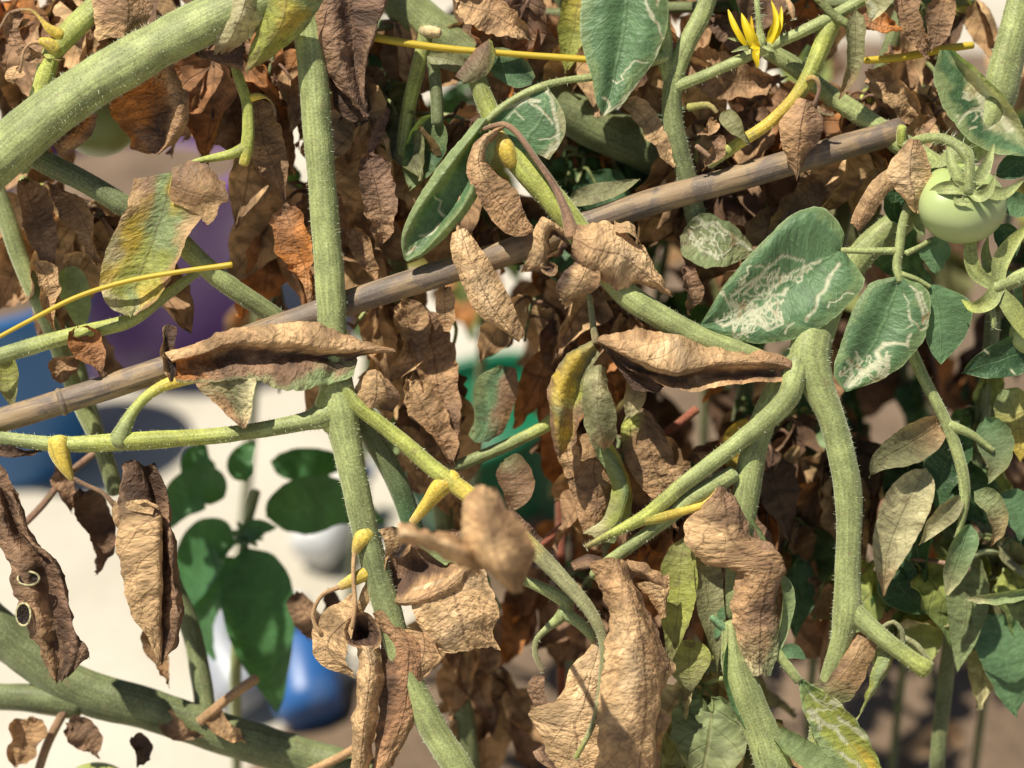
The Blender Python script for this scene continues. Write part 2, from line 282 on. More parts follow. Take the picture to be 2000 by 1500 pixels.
def loft_into(mb, rails, cols, zoff=0., nu=None, nv=None, amp=3.0, freq=1/38., rag=.05, mines=None, seed=None, closed=False):
    """rails: list of pixel-space polylines running along the leaf; surface passes through all of them"""
    SEED[0] += 1; sd = SEED[0]*7.7 if seed is None else seed
    if zoff: rails = [[(p[0], p[1], p[2]+zoff) for p in r] for r in rails]
    L = max(np.linalg.norm(np.diff(np.array(r)[:, :3], axis=0), axis=1).sum() for r in rails)
    R0 = np.array([resample(r, 9) for r in rails]); Wd = np.linalg.norm(np.diff(R0, axis=0), axis=2).sum(0).mean()
    dense = 1.7 if mines else (5.0 if amp > 3.5 else 7.0)
    nv = nv or int(np.clip(L/dense, 8, 230)); nu = nu or int(np.clip(Wd/dense, 6, 220))
    R = np.array([resample(r, nv) for r in rails]); k = len(rails)
    vv = np.linspace(0, 1, nv)
    e0 = rag*(vnoise(np.stack([vv*L/22, 0*vv+sd, 0*vv], -1))*.6+vnoise(np.stack([vv*L/9, 0*vv+sd+3, 0*vv], -1))*.5); e1 = rag*(vnoise(np.stack([vv*L/22, 0*vv+sd+50, 0*vv], -1))*.6+vnoise(np.stack([vv*L/9, 0*vv+sd+53, 0*vv], -1))*.5)
    uu = np.linspace(0, 1, nu)[:, None]; T = (e0[None]+uu*(1-e0-e1)[None])*(k-1)
    i, f, Mt = hermite(R, T); f = f[..., None]; J = np.arange(nv)[None].repeat(nu, 0)
    G = (2*f**3-3*f**2+1)*R[i, J]+(f**3-2*f**2+f)*Mt[i, J]+(-2*f**3+3*f**2)*R[i+1, J]+(f**3-f**2)*Mt[i+1, J]
    cr = [colgrad(c, nv) for c in cols.split()]
    while len(cr) < k: cr.append(cr[-1])
    luv = np.stack([uu.repeat(nv, 1)*Wd, vv[None].repeat(nu, 0)*L, np.full((nu, nv), sd*31)], -1)
    oc = 4 if nu*nv > 300 else 1; cr = np.array(cr); jt = np.minimum(.55, 45/max(Wd/(k-1), 1)*.6); ci = np.clip(T+fbm(luv/42.+3.3, oc)*jt, 0, k-1.001); cj = np.clip(J+fbm(luv/46.+8.8, oc)*nv*.1, 0, nv-1).astype(int)
    i2 = ci.astype(int); fc = (ci-i2)[..., None]; fc = np.clip((fc-.2)/.6, 0, 1); fc = fc*fc*(3-2*fc); C = cr[i2, cj]*(1-fc)+cr[np.minimum(i2+1, k-1), cj]*fc
    if amp:
        du = np.gradient(G, axis=0); dv = np.gradient(G, axis=1); N = np.cross(du, dv); N /= np.linalg.norm(N, axis=-1, keepdims=True)+1e-6
        q = luv*freq; h = fbm(q, 2)*.6+(.4-np.abs(vnoise(q*.9+9.1)))*1.3+(.4-np.abs(vnoise(q*2.1+4.1)))*.7+(.4-np.abs(vnoise(q*4.6+6.1)))*.3
        edge = .6+.8*np.abs(uu-.5)*2; h = h+.9*vnoise(q*.45+2.2); G = G+N*(h*amp*edge)[..., None]
        if rag > .025:
            we = np.clip((vv-.82)/.18, 0, 1)**2; G = G+dv/(np.linalg.norm(dv, axis=-1, keepdims=True)+1e-6)*(we[None]*fbm(np.stack([luv[..., 0]/16, 0*luv[..., 0]+sd, 0*luv[..., 0]], -1), 3)*7*min(1, amp/3))[..., None]
    nuv = np.stack([np.clip(T/(k-1)*2-1, -1, 1), vv[None].repeat(nu, 0), np.full((nu, nv), sd)], -1)
    Mi = np.zeros((nu, nv))
    if mines:
        pw = G[..., :2]+np.stack([vnoise(G*.05), vnoise(G*.05+40)], -1)*5+np.stack([vnoise(G*.13), vnoise(G*.13+40)], -1)*1.5
        for poly, wd in mines:
            wd = max(wd, 2.4)
            dd = seg_dist(pw, poly); ln = np.exp(-(dd/(wd*.75))**4); Mi = np.maximum(Mi, ln*.95)
    mb.grid(wpos(G), C, luv, nuv, Mi); return G
def leaf(parent, specs, mat='dry', name='leaf', label=None, **kw):
    """specs: list of (rails string 'x,y,z ... / x,y,z ...', colours per rail)"""
    mb = MB()
    for sp in specs:
        rails = [P(r) for r in sp[0].split('/')]; k2 = dict(kw); k2.update(sp[2] if len(sp) > 2 else {})
        loft_into(mb, rails, sp[1], **k2)
    o = mb.build(name, mat, parent)
    if label: o['label'] = label
    return o
def blade_rails(mid, w, curl=.8, roll=0.0, twist=0.0, tip=1.0, nr=5, skew=0.0, wave=0.0, base=.0):
    """leaf blade rails from a midrib polyline (pixel space), half width w and curl angle"""
    m = resample(P(mid) if isinstance(mid, str) else mid, 14); n = len(m); v = np.linspace(0, 1, n)
    prof = np.sin(np.pi*np.clip(v, 0, 1)**.72)**.75*(1-.25*v); prof = np.maximum(prof, base*(1-v)); prof[-1] = 0.02; prof = np.maximum(prof, .02)
    T = np.gradient(m, axis=0); T /= np.linalg.norm(T, axis=1, keepdims=True); rails = []
    ph = random.random()*6
    for j in range(nr):
        s = j/(nr-1)*2-1; r = []
        for a in range(n):
            N0 = np.array([0, 0, 1.]); N0 = N0-T[a]*(N0@T[a]); N0 /= np.linalg.norm(N0)+1e-6; B0 = np.cross(N0, T[a])
            ro = roll+twist*(v[a]-.3); B = B0*math.cos(ro)+N0*math.sin(ro); N = -B0*math.sin(ro)+N0*math.cos(ro)
            c = (curl+skew*s)*(1+.35*math.sin(v[a]*5+ph)); L = w*prof[a]*abs(s); th = abs(s)*c
            if abs(c*s) < 1e-3: x, y = L, 0
            else: x = L*math.sin(th)/th; y = L*(1-math.cos(th))/th
            y += wave*w*abs(s)*math.sin(v[a]*11+ph*(1+s))
            r.append(list(m[a]+B*x*(1 if s > 0 else -1)+N*y))
        rails.append(r)
    return rails
def blade(parent, mid, w, cols='B', curl=.8, roll=0., mat='dry', name='leaf', label=None, tip=1., stalk=None, skew=0., twist=0., wave=None, amp=None, rag=None, nr=6, mines=None, nu=None, nv=None, extra=None):
    d = mat == 'dry'; wave = (.15 if d else .06) if wave is None else wave; amp = (5.5 if d else 2.5) if amp is None else amp; rag = (.1 if d else .04) if rag is None else rag
    if not twist and d: twist = random.uniform(-.7, .7); skew = skew or random.uniform(-.5, .5)
    mb = MB(); rails = blade_rails(mid, w, curl, roll, twist, tip, nr, skew, wave); loft_into(mb, rails, cols, amp=amp, rag=rag, mines=mines, nu=nu, nv=nv)
    if stalk: tube_into(mb, P4(stalk), 'W' if mat == 'dry' else 'S', ns=6)
    if extra: extra(mb)
    o = mb.build(name, mat, parent)
    if label: o['label'] = label
    return o
def P4(s): return [[float(a) for a in t.split(',')] for t in s.split()]
def tube_into(mb, pts, cols, ns=14, step=9., ridge=.0, wob=.04, seed=None):
    p = np.array(pts, float); L = np.linalg.norm(np.diff(p[:, :3], axis=0), axis=1).sum(); n = int(np.clip(L/step, 6, 220)); q = resample(p, n); q[:, 3] = np.maximum(q[:, 3], .6)
    SEED[0] += 1; sd = SEED[0]*5.3
    c = q[:, :3]; r = q[:, 3]; T = np.gradient(c, axis=0); T /= np.linalg.norm(T, axis=1, keepdims=True)
    # rounded ends
    for e, sg in ((0, -1), (-1, 1)):
        cap = [(c[e]+T[e]*sg*r[e]*.5*t_, r[e]*k_) for t_, k_ in ((.45, .86), (.85, .5), (1.0, .05))]
        if e == 0: c = np.vstack([[x[0] for x in cap[::-1]], c]); r = np.concatenate([[x[1] for x in cap[::-1]], r]); T = np.vstack([T[:1]]*3+[T])
        else: c = np.vstack([c, [x[0] for x in cap]]); r = np.concatenate([r, [x[1] for x in cap]]); T = np.vstack([T]+[T[-1:]]*3)
    n = len(c); N = np.zeros((n, 3)); a = np.array([0, 0, 1.]) if abs(T[0][2]) < .9 else np.array([1., 0, 0]); a = a-T[0]*(a@T[0]); N[0] = a/np.linalg.norm(a)
    for k in range(1, n): a = N[k-1]-T[k]*(N[k-1]@T[k]); N[k] = a/np.linalg.norm(a)
    B = np.cross(T, N); th = np.linspace(0, 2*math.pi, ns, endpoint=False)
    s = np.concatenate([[0], np.cumsum(np.linalg.norm(np.diff(c, axis=0), axis=1))])
    tt, ss = np.meshgrid(th, s, indexing='ij')
    rr = r[None]*(1+ridge*np.cos(5*tt)+wob*vnoise(np.stack([np.cos(tt)*1.3+sd, np.sin(tt)*1.3, ss/40], -1))+wob*.8*vnoise(np.stack([0*tt+sd, 0*tt, ss/70], -1)))
    G = c[None]+(N[None]*np.cos(tt)[..., None]+B[None]*np.sin(tt)[..., None])*rr[..., None]
    C = colgrad(cols, n)[None].repeat(ns, 0); lu = np.stack([np.cos(tt)*r.mean()+900, ss, np.sin(tt)*r.mean()+sd*29], -1)
    mb.grid(wpos(G), C, lu, np.stack([np.cos(tt), ss/s[-1], tt], -1), np.zeros(tt.shape), closed=True)
    return c, r, N, B, T
def hair_mesh(c, r, N, B, T, parent, dens=2.2, ln=7.0, r0=.42):
    L = np.linalg.norm(np.diff(c, axis=0), axis=1).sum(); n = int(L*dens*max(.5, r.mean()/18)); rng = np.random.default_rng(int(L)+len(c))
    k = rng.uniform(0, len(c)-1.001, n); i = k.astype(int); f = (k-i)[:, None]; a = rng.uniform(0, 2*math.pi, n)[:, None]
    ctr = c[i]*(1-f)+c[i+1]*f; rad = (r[i]*(1-f[:, 0])+r[i+1]*f[:, 0])[:, None]; d = N[i]*np.cos(a)+B[i]*np.sin(a)
    p = ctr+d*rad*.97; dr = d+rng.normal(0, .25, (n, 3)); dr /= np.linalg.norm(dr, axis=1, keepdims=True); le = rng.uniform(.35, 1, (n, 1))**1.5*ln*1.25
    sd = np.cross(dr, rng.normal(0, 1, (n, 3))); sd /= np.linalg.norm(sd, axis=1, keepdims=True)
    V = np.stack([p-sd*r0, p+sd*r0, p+dr*le], 1).reshape(-1, 3); Wv = wpos(V); o_ = Wv[0].copy()
    me = bpy.data.meshes.new('hairs'); me.from_pydata((Wv-o_).tolist(), [], np.arange(len(V)).reshape(-1, 3).tolist()); me.materials.append(M['hair'])
    o = bpy.data.objects.new('hairs', me); COL.objects.link(o); put(o, o_, parent); o['kind'] = 'stuff'
def stem(parent, pts, cols='S', name='stem', mat='stem', hairs=0., ridge=.0, ns=16, hl=7., label=None, wob=.05, hpar=None):
    mb = MB(); res = tube_into(mb, P4(pts) if isinstance(pts, str) else pts, cols, ns=ns, ridge=ridge, wob=wob); o = mb.build(name, mat, parent)
    if hairs: hair_mesh(*res, parent=hpar or o, dens=hairs, ln=hl)
    if label: o['label'] = label
    return o
def squig(cx, cy, rx, ry, n, wd=2.2, steps=9, seed=1):
    rng = random.Random(seed); out = []
    for _ in range(n):
        a = rng.random()*6.28; q = rng.random()**.5; x = cx+rx*q*math.cos(a); y = cy+ry*q*math.sin(a); h = rng.random()*6.28; pl = [(x, y)]
        for k in range(steps):
            h += rng.uniform(-1.3, 1.3); x += 9*math.cos(h); y += 9*math.sin(h)
            if ((x-cx)/rx)**2+((y-cy)/ry)**2 > 1.1: h += 2.6
            pl.append((x, y))
        out.append((pl, wd*rng.uniform(.6, 1.4)))
    return out
def ml(s, w): return ([tuple(float(a) for a in t.split(',')) for t in s.split()], w)
#PARTS
# ------------------------------------------------------------------ the setting
def sheet(name, pts, mat, kind='structure', bump=0.0, res=1):
    me = bpy.data.meshes.new(name); me.from_pydata([tuple(p) for p in pts], [], [tuple(range(len(pts)))]); me.materials.append(M[mat])
    o = bpy.data.objects.new(name, me); COL.objects.link(o); o['kind'] = kind; return o
sheet('concrete_paving', [(-60, -60, 0), (60, -60, 0), (60, 60, 0), (-60, 60, 0)], 'concrete')
def soil_bed():
    a = ground_at(600, 1500); b = ground_at(1180, 700); n = 90
    dirv = (b-a)[:2]; dirv /= np.linalg.norm(dirv); nor = np.array([dirv[1], -dirv[0]])      # nor points to the right-hand side
    s, t = np.meshgrid(np.linspace(-.7, 1.6, n), np.linspace(0, 1.7, n), indexing='ij')
    xy = a[:2]+dirv*s[..., None]+nor*t[..., None]; e = vnoise(np.stack([s*9, 0*s, 0*s], -1))*.03*np.exp(-t*6); xy = xy+nor*e[..., None]
    z = .004+.016*np.clip(t/.06, 0, 1)**.6+.006*fbm(np.stack([xy[..., 0]*18, xy[..., 1]*18, 0*s], -1), 4)*np.clip(t/.05, 0, 1); z = np.maximum(z, .003)
    mb = MB(); G = np.concatenate([xy, z[..., None]], -1); o3 = np.zeros_like(G); mb.grid(G, o3, G, o3, np.zeros(s.shape)); o = mb.build('soil_bed', 'soil'); o['kind'] = 'structure'; return o
soil_bed()

def lathe(name, prof, mat, parent=None, loc=(0, 0, 0), rot=(0, 0, 0), ns=40):
    v = []; f = []
    for r, z in prof:
        for k in range(ns): a = 2*math.pi*k/ns; v.append((r*math.cos(a), r*math.sin(a), z))
    for i in range(len(prof)-1):
        for k in range(ns): f.append((i*ns+k, i*ns+(k+1) % ns, (i+1)*ns+(k+1) % ns, (i+1)*ns+k))
    me = bpy.data.meshes.new(name); me.from_pydata(v, [], f); me.materials.append(M[mat] if isinstance(mat, str) else mat); me.polygons.foreach_set('use_smooth', [True]*len(f))
    o = bpy.data.objects.new(name, me); COL.objects.link(o); o.rotation_euler = rot; put(o, loc, parent); return o
M['purple'] = plastic('purple_plastic', (.16, .075, .26)); M['blue'] = plastic('blue_plastic', (.02, .10, .30)); M['teal'] = plastic('blue_bucket_plastic', (.015, .12, .33)); M['emerald'] = plastic('green_plastic', (.0, .13, .055)); M['white'] = plastic('white_plastic', (.6, .61, .62)); M['grey'] = plastic('grey_plastic', (.32, .34, .38))
def pot(name, label, px, py, wpx, h, mat, rimmat=None, tilt=(0, 0, 0), taper=.78, fill=True, cat='pot'):
    g = ground_at(px, py); d = (g-CAMP)@FWD; r = wpx*PX*d/2; e = empty(name, (g[0], g[1]+r*.6, .003), label, cat); e.rotation_euler = tilt
    rb = r*taper; body = lathe('body', [(0.002, .0), (rb*.96, .0), (rb, .006), (r*.97, h*.9), (r*.97, h*.9+.001), (r*.95, h*.9), (rb*.93, .012), (.002, .012)], mat, e, e.location)
    rim = lathe('rim', [(r*.968, h*.885), (r*1.05, h*.885), (r*1.06, h*.99), (r*1.03, h), (r*.94, h), (r*.935, h*.89), (r*.968, h*.885)], rimmat or mat, e, e.location)
    if fill: lathe('potting_soil', [(.001, h*.85), (r*.5, h*.845), (r*.94, h*.84)], 'soil', e, e.location)
    return e
pot('plant_pot', 'blurred purple plastic tub standing on the pale concrete', 255, 735, 520, .175, 'purple')
pot('bucket', 'blurred blue plastic bucket on the concrete beside the purple tub', 20, 945, 340, .15, 'teal', cat='bucket')
pot('plant_pot', 'bright green plastic pot tipped over behind the withered leaves', 985, 1080, 380, .10, 'emerald', tilt=(.0, -.28, 0), fill=False)
def bottle(label, px, py, r, h, mat, capmat, tilt, rz):
    g = ground_at(px, py); e = empty('plastic_bottle', (g[0], g[1], r+.002), label, 'bottle'); e.rotation_euler = (tilt, 0, rz)
    lathe('body', [(.001, 0), (r*.6, .001), (r*.9, r*.22), (r, r*.6), (r, h*.62), (r*.93, h*.68), (r*.45, h*.86), (r*.36, h*.9)], mat, e, e.location)
    lathe('cap', [(r*.37, h*.895), (r*.46, h*.895), (r*.46, h*.99), (r*.42, h), (.001, h)], capmat, e, e.location); return e
bottle('blurred blue plastic bottle with rounded base lying beside the pepper plant', 615, 1462, .021, .085, 'blue', 'white', -1.25, .25)
bottle('blurred pale grey plastic bottle lying under the pepper leaves', 490, 1420, .018, .085, 'grey', 'blue', -1.3, .55)
bottle('blurred white plastic bottle lying behind the pepper plant stems', 605, 1130, .018, .09, 'white', 'blue', -1.35, -.4)

# ------------------------------------------------------------------ plants (empties at the foot of each)
def foot(px, z, dx=0., dy=0.):
    p = wpos(np.array([px, 1500, z])); return np.array([p[0]+dx, p[1]+dy, 0.004])
def down(pts, f, r=None):
    """continue a pixel-space stem polyline from its last point to the foot f on the ground"""
    p = [list(a) for a in (P4(pts) if isinstance(pts, str) else pts)]; last = wpos(np.array(p[-1][:3])); phys = p[-1][3]*math.exp(-p[-1][2]*PX)
    for t, sag in ((.35, .03), (.7, .03), (1., 0.)):
        q = last*(1-t)+np.array(f)*t; q[2] -= 0 if t == 1 else sag*.5
        k = to_px(q); p.append([*k, phys*math.exp(k[2]*PX)*(1+.1*t)])
    return p
fA = foot(800, -150, .03, .08); fB = foot(1650, -150, .02, .10); fC = foot(1050, -900, .0, .05); fD = foot(420, -1500); fE = foot(1500, -1900)
A = empty('tomato_plant', fA, 'withered tomato plant with thick arching stem and brown curled leaves around the bamboo stake', 'tomato plant', 'tomato plants in the bed')
Bp = empty('tomato_plant', fB, 'tomato plant with leaf-mined green leaves, small green tomato and yellow flower', 'tomato plant', 'tomato plants in the bed')
Cp = empty('tomato_plant', fC, 'out-of-focus dying tomato plant with hanging brown leaves behind the upright green stem', 'tomato plant', 'tomato plants in the bed')
Fp = empty('tomato_plant', foot(1500, -900, .05, .05), 'dying tomato plant with brown and pale leaves behind the mined green leaves', 'tomato plant', 'tomato plants in the bed')
Ep = empty('tomato_plant', fE, 'distant blurred tomato plant in shade behind all the others', 'tomato plant', 'tomato plants in the bed')
Dp = empty('pepper_plant', fD, 'pepper plant with smooth dark green pointed leaves, out of focus', 'pepper plant')

# bamboo stake, leaning across the plants, its lower end on the ground
st = P4('1760,254,-75,25 1450,345,-60,25.5 1250,402,-52,26 1000,490,-46,26 840,540,-42,26 620,612,-38,26 300,727,-34,25 0,822,-30,25 -90,850,-28,25')
wa, wb = wpos(np.array(st[-2][:3])), wpos(np.array(st[-1][:3]))
mb = MB(); tube_into(mb, st, 'T', ns=24, wob=.025); 
stake = empty('bamboo_stake', wb, 'weathered grey-brown bamboo stake slanting behind the green stem', 'stake')
mb.build('cane', 'bamboo', stake)
dirw = (wb-wa)/np.linalg.norm(wb-wa); dirw = dirw+np.array([-.1, 0, -.25]); dirw /= np.linalg.norm(dirw); tg = (wb[2]-.004)/-dirw[2]
ext = [[*to_px(wb+dirw*tg*t), 25*math.exp(to_px(wb+dirw*tg*t)[2]*PX)] for t in (-.01, .2, .45, .7, 1.0)]
mb = MB(); tube_into(mb, ext, 'T', ns=16, wob=.02); mb.build('cane', 'bamboo', stake)
for x, y, z in ((1130, 444, -49), (120, 785, -32)):
    mb = MB(); tube_into(mb, [[x-3.5, y+1.1, z, 26.5], [x, y, z, 28], [x+3.5, y-1.1, z, 26.5]], 'T', ns=20, step=1.5, wob=.02); mb.build('node_ring', 'bamboo', stake)

# ---- plant A : stems
stem(A, '-100,420,40,54 -50,352,40,53 0,305,40,52 110,212,40,50 240,128,38,49 350,66,34,47 440,24,30,46 560,-30,20,44 700,-120,-60,42', 'SSSSs', hairs=1.5, hl=9, ns=28)
stem(A, down('592,-60,0,27 605,80,0,28 616,200,0,28 632,400,0,28 645,560,0,29 650,660,0,30 655,740,0,33 662,790,0,36 673,850,0,31 688,920,0,28 705,1000,0,27 730,1100,-2,27 760,1200,-4,27 800,1330,-8,27 850,1430,-12,28 910,1530,-20,28', fA), 'sSSSSSsSSSSSSSss', hairs=2.2, ns=24)
stem(A, '655,795,4,24 628,812,6,26 600,822,6,19 540,834,6,16 450,848,6,16 380,854,6,16 250,862,6,18 120,868,4,15 0,856,0,14 -80,848,-5,14', 'SSyySS', name='petiole', hairs=2., ridge=.06)
stem(A, '660,740,5,10 640,770,7,17 632,805,8,19 645,838,5,12', 'yS', name='petiole_joint')
stem(A, '228,866,8,20 238,845,8,17 262,800,8,11 300,764,6,11 345,744,3,13 395,733,20,12 450,728,32,8 520,724,34,4', 'SSyYyyV', name='petiole', hairs=1.5)
stem(A, '112,862,4,24 118,888,9,20 129,915,9,13 140,936,8,6', 'yYYT', name='leaf_stub', mat='stem')
stem(A, '138,932,8,5 165,946,6,4.5 200,962,4,4.5 222,985,4,6', 'WBW', name='petiole', mat='twig')
stem(A, '672,752,22,15 690,785,20,15 735,822,18,15 790,866,18,16 850,918,22,17 940,985,40,18 1030,1062,60,17 1100,1132,75,15 1150,1190,82,13 1178,1250,80,10 1175,1330,72,7 1160,1410,66,6 1125,1480,60,5', 'SyyyYYVVVVVy', name='petiole', hairs=1.6)
stem(A, '662,760,4,20 672,752,20,17 678,758,26,13', 'SS', name='petiole_joint')
stem(A, '890,934,24,19 862,950,24,20 838,980,16,14 806,1020,8,8', 'YYYT', name='leaf_stub')
stem(A, '693,1080,24,7 701,1060,22,14 714,1044,8,21', 'TYy', name='leaf_stub')
stem(A, '698,1062,24,6 692,1085,26,4.5 690,1130,26,4 694,1180,24,4 688,1225,20,5', 'TMM', name='petiole', mat='twig')
stem(A, '718,1118,4,14 690,1132,12,13 664,1146,16,8', 'YYT', name='leaf_stub')
stem(A, '664,1146,16,5 630,1162,18,4 612,1195,16,4 616,1222,14,4 626,1236,12,5', 'MM', name='petiole', mat='twig')
stem(A, '60,300,-12,22 90,318,-12,23 160,352,-18,22 240,400,-26,22 330,455,-40,20 430,545,-60,20 540,620,-90,19', 'sssSs', hairs=1., ns=18)
stem(A, '-60,715,-30,15 0,695,-30,15 60,677,-30,16 150,652,-32,15 250,627,-36,14 320,580,-44,11 400,520,-60,8', 'SSySS', name='petiole', hairs=1.)
stem(A, '-20,340,-160,18 10,420,-160,18 45,520,-165,18 100,640,-170,18 150,770,-180,18 200,880,-190,17 225,960,-200,17', 'sSs', ns=12)
stem(A, '215,-10,-20,24 180,20,-20,24 125,75,-20,23 100,110,-20,20 88,150,-20,20 70,210,-25,19 40,330,-40,18', 'SyyS', hairs=1.2)
stem(A, '110,98,-8,14 95,85,0,12 78,80,4,7', 'yYY', name='leaf_stub'); stem(A, '80,82,4,3.5 60,84,6,3 46,100,6,3 42,125,4,3 38,140,2,3', 'MB', name='petiole', mat='twig')
stem(A, '118,68,-6,12 95,55,0,9 82,40,0,4 60,20,-5,3.5 20,25,-10,3.5 0,55,-15,3.5 -30,90,-20,3.5', 'YYBBB', name='petiole', mat='twig')
stem(A, '455,120,-25,7 465,150,-25,10 482,200,-25,11 485,250,-25,12 482,290,-26,13 476,320,-28,10', 'yyyyY', name='petiole'); stem(A, '484,285,-26,12 455,300,-26,10 420,308,-22,8 385,315,-14,6 350,330,-4,6', 'yyS', name='petiole')
stem(A, '488,192,-25,9 505,188,-24,7 520,190,-24,3 535,205,-24,2.5 538,225,-26,2.5', 'YYBB', name='petiole', mat='twig')
stem(A, '690,790,-40,22 730,860,-50,22 770,930,-60,22 800,1010,-75,21 830,1120,-100,20', 'ssgs', ns=14)

PAL['o'] = (.42, .225, .115)
# ---- plant A : leaves
a_ = dict(amp=5)
leaf(A, [('330,690,-20 420,665,-25 520,650,-25 620,650,-22 700,672,-12 768,688,0/322,690,5 400,656,12 500,632,14 600,632,14 680,655,10 768,686,2/335,705,22 400,690,26 450,673,26 560,668,26 660,680,20 768,689,4/335,712,0 400,700,-12 480,692,-14 580,692,-14 680,700,-8 700,692,0/340,735,0 400,728,2 500,722,4 600,718,4 690,715,2 697,705,2/345,748,5 420,745,8 500,742,10 560,765,12 630,752,10 690,736,6', 'B TMTMM TMTTM ODDDD OBBBV VVVLL', dict(rag=.02)),
         ('380,748,8 420,785,14 465,830,12/440,742,2 460,790,-4 475,836,8/502,738,12 496,790,18 482,835,12', 'MMB VVB PPM'),
         ('318,640,8 313,690,16 330,745,8/328,633,2 325,690,0 335,742,0/340,640,10 342,690,4 345,728,2', 'TT K D')], label='rolled tan leaf with dark inside lying over the bamboo', zoff=42, **a_)  # inner rails dark brown to near-black: shade painted into the roll
leaf(A, [('240,905,-10 232,960,0 222,1010,5 235,1110,5 255,1190,8 290,1250,5 312,1295,0/262,898,0 245,960,12 240,1010,30 255,1110,36 275,1180,30 298,1240,15 313,1295,2/275,905,-15 292,985,5 308,1000,30 310,1100,34 310,1180,28 312,1240,14 314,1295,3/285,910,-30 300,985,-25 316,1050,-14 318,1120,-14 316,1200,-10 318,1250,-4 315,1294,0/300,903,-8 326,960,8 332,1050,16 337,1120,16 346,1200,14 340,1250,8 317,1294,2/295,905,-25 330,960,-18 342,1050,-12 346,1120,-12 352,1200,-10 342,1250,-5 318,1292,-2', 'BBTTTM DDTTTT DDTTMM DDDDDD DBBBBM B'), ('240,995,30 250,978,34 262,985,36/268,1000,40 275,975,42 285,985,42/300,1005,38 305,985,40 312,990,38', 'T T T'), ('216,990,4 222,1020,8 235,1042,4/228,975,14 238,1005,16 245,1030,10', 'T T')], label='dried brown leaf hanging from thin stalk with dark groove', **a_)  # dark upper rails and groove paint in the shade of the open cavity
leaf(A, [('-30,960,0 -20,1040,0 20,1100,5 30,1180,8 55,1240,6 85,1300,4 105,1330,0/-10,950,15 10,1030,20 45,1100,25 70,1180,26 85,1240,22 100,1290,12 110,1332,2/5,955,-8 30,1030,-10 80,1090,-10 100,1180,-10 112,1240,-10 118,1290,-5 112,1330,0/20,960,12 55,1050,16 110,1110,18 130,1180,18 145,1240,14 140,1280,8 118,1328,2/30,965,-8 65,1050,-8 118,1110,-8 140,1180,-8 150,1235,-6 170,1280,-3 125,1325,0', 'B BBBMM D BBWB D'), ('120,1260,0 140,1290,4 130,1320,2/140,1250,6 160,1280,8 168,1285,4/150,1240,-4 165,1262,-2 172,1284,0', 'D B D')], label='dark brown leaf with two insect holes hanging at the left', **a_)
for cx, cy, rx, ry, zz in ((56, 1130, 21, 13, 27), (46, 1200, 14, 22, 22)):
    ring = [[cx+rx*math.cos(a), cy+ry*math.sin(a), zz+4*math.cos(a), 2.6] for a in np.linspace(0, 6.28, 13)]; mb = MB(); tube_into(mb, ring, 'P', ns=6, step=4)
    loft_into(mb, [[(cx+rx*k*math.cos(a), cy+ry*k*math.sin(a), zz-6*(1-k)) for a in np.linspace(0, 6.283, 13)] for k in (.95, .5, .05)], 'K', amp=0, rag=0, nu=5, nv=16); mb.build('hole_rim', 'dry', A)  # near-black bowl within each rim: the hole's shade put into colour
leaf(A, [('262,348,-5 245,410,10 222,455,14 198,515,12 196,565,8 215,602,5 248,617,0/290,345,-5 275,420,0 255,470,0 235,520,0 225,565,0 235,600,0 252,617,0/335,335,-5 315,420,-12 295,480,-12 275,530,-12 262,570,-8 262,600,0 258,617,0/345,330,5 350,400,0 335,460,0 315,520,0 295,570,0 280,600,0 262,615,0/380,318,10 405,400,12 372,455,14 350,505,12 325,560,10 295,598,6 268,614,0', 'MTTPYPP BBYYyyP LLLyyLP yYLLyYP BMTTMMB', dict(rag=.03)), ('335,325,8 390,315,18 440,358,14/335,350,16 385,360,30 447,386,20/330,375,8 372,395,22 428,402,16/335,395,4 375,415,14 410,440,10', 'B BMB MMT TTT')], mat='sick', amp=3, label='yellow and green dying leaf with brown crumpled edge')
leaf(A, [('575,-30,0 600,60,5 632,130,8 680,190,5 714,232,0/640,-40,34 650,60,38 668,130,30 692,190,15 715,232,3/680,-40,0 690,60,0 695,130,0 704,190,0 716,232,0/765,-30,30 738,50,30 718,110,24 712,180,12 717,232,2/740,-30,-20 720,60,-20 705,130,-10 708,190,-5 717,232,0', 'B WBW D WBW D')], amp=5, label='large brown pointed leaf hanging over the green stem')
leaf(A, [('640,140,-25 650,180,-25 655,210,-25 690,235,-25/665,140,-15 672,180,-15 680,210,-15 700,235,-22/700,150,-25 705,190,-25 712,210,-25 708,233,-25', 'D D D')], amp=4)
leaf(A, [('445,-30,60 432,30,60 424,80,52 416,106,40/485,-30,90 470,30,88 450,75,70 430,106,46/528,-30,55 517,20,55 490,65,48 446,108,40', 'PPPB PPPB yPPB', dict(rag=.03))], mat='sick', amp=4, label='pale yellow rolled leaf tip against the thick stem')
leaf(A, [('500,-30,55 505,40,55 490,90,48 480,141,34/560,-30,90 550,40,86 520,95,66 485,142,38/645,-30,45 612,30,45 560,90,40 490,140,34', 'LyyyB yYyB LLyB', dict(rag=.03))], mat='sick', amp=3, label='yellow green rolled leaf beside the thick stem')
leaf(A, [('375,95,20 410,100,30 480,90,25/385,112,26 420,118,34 475,120,30/400,118,16 440,132,24 472,140,20', 'D D B')], amp=5)
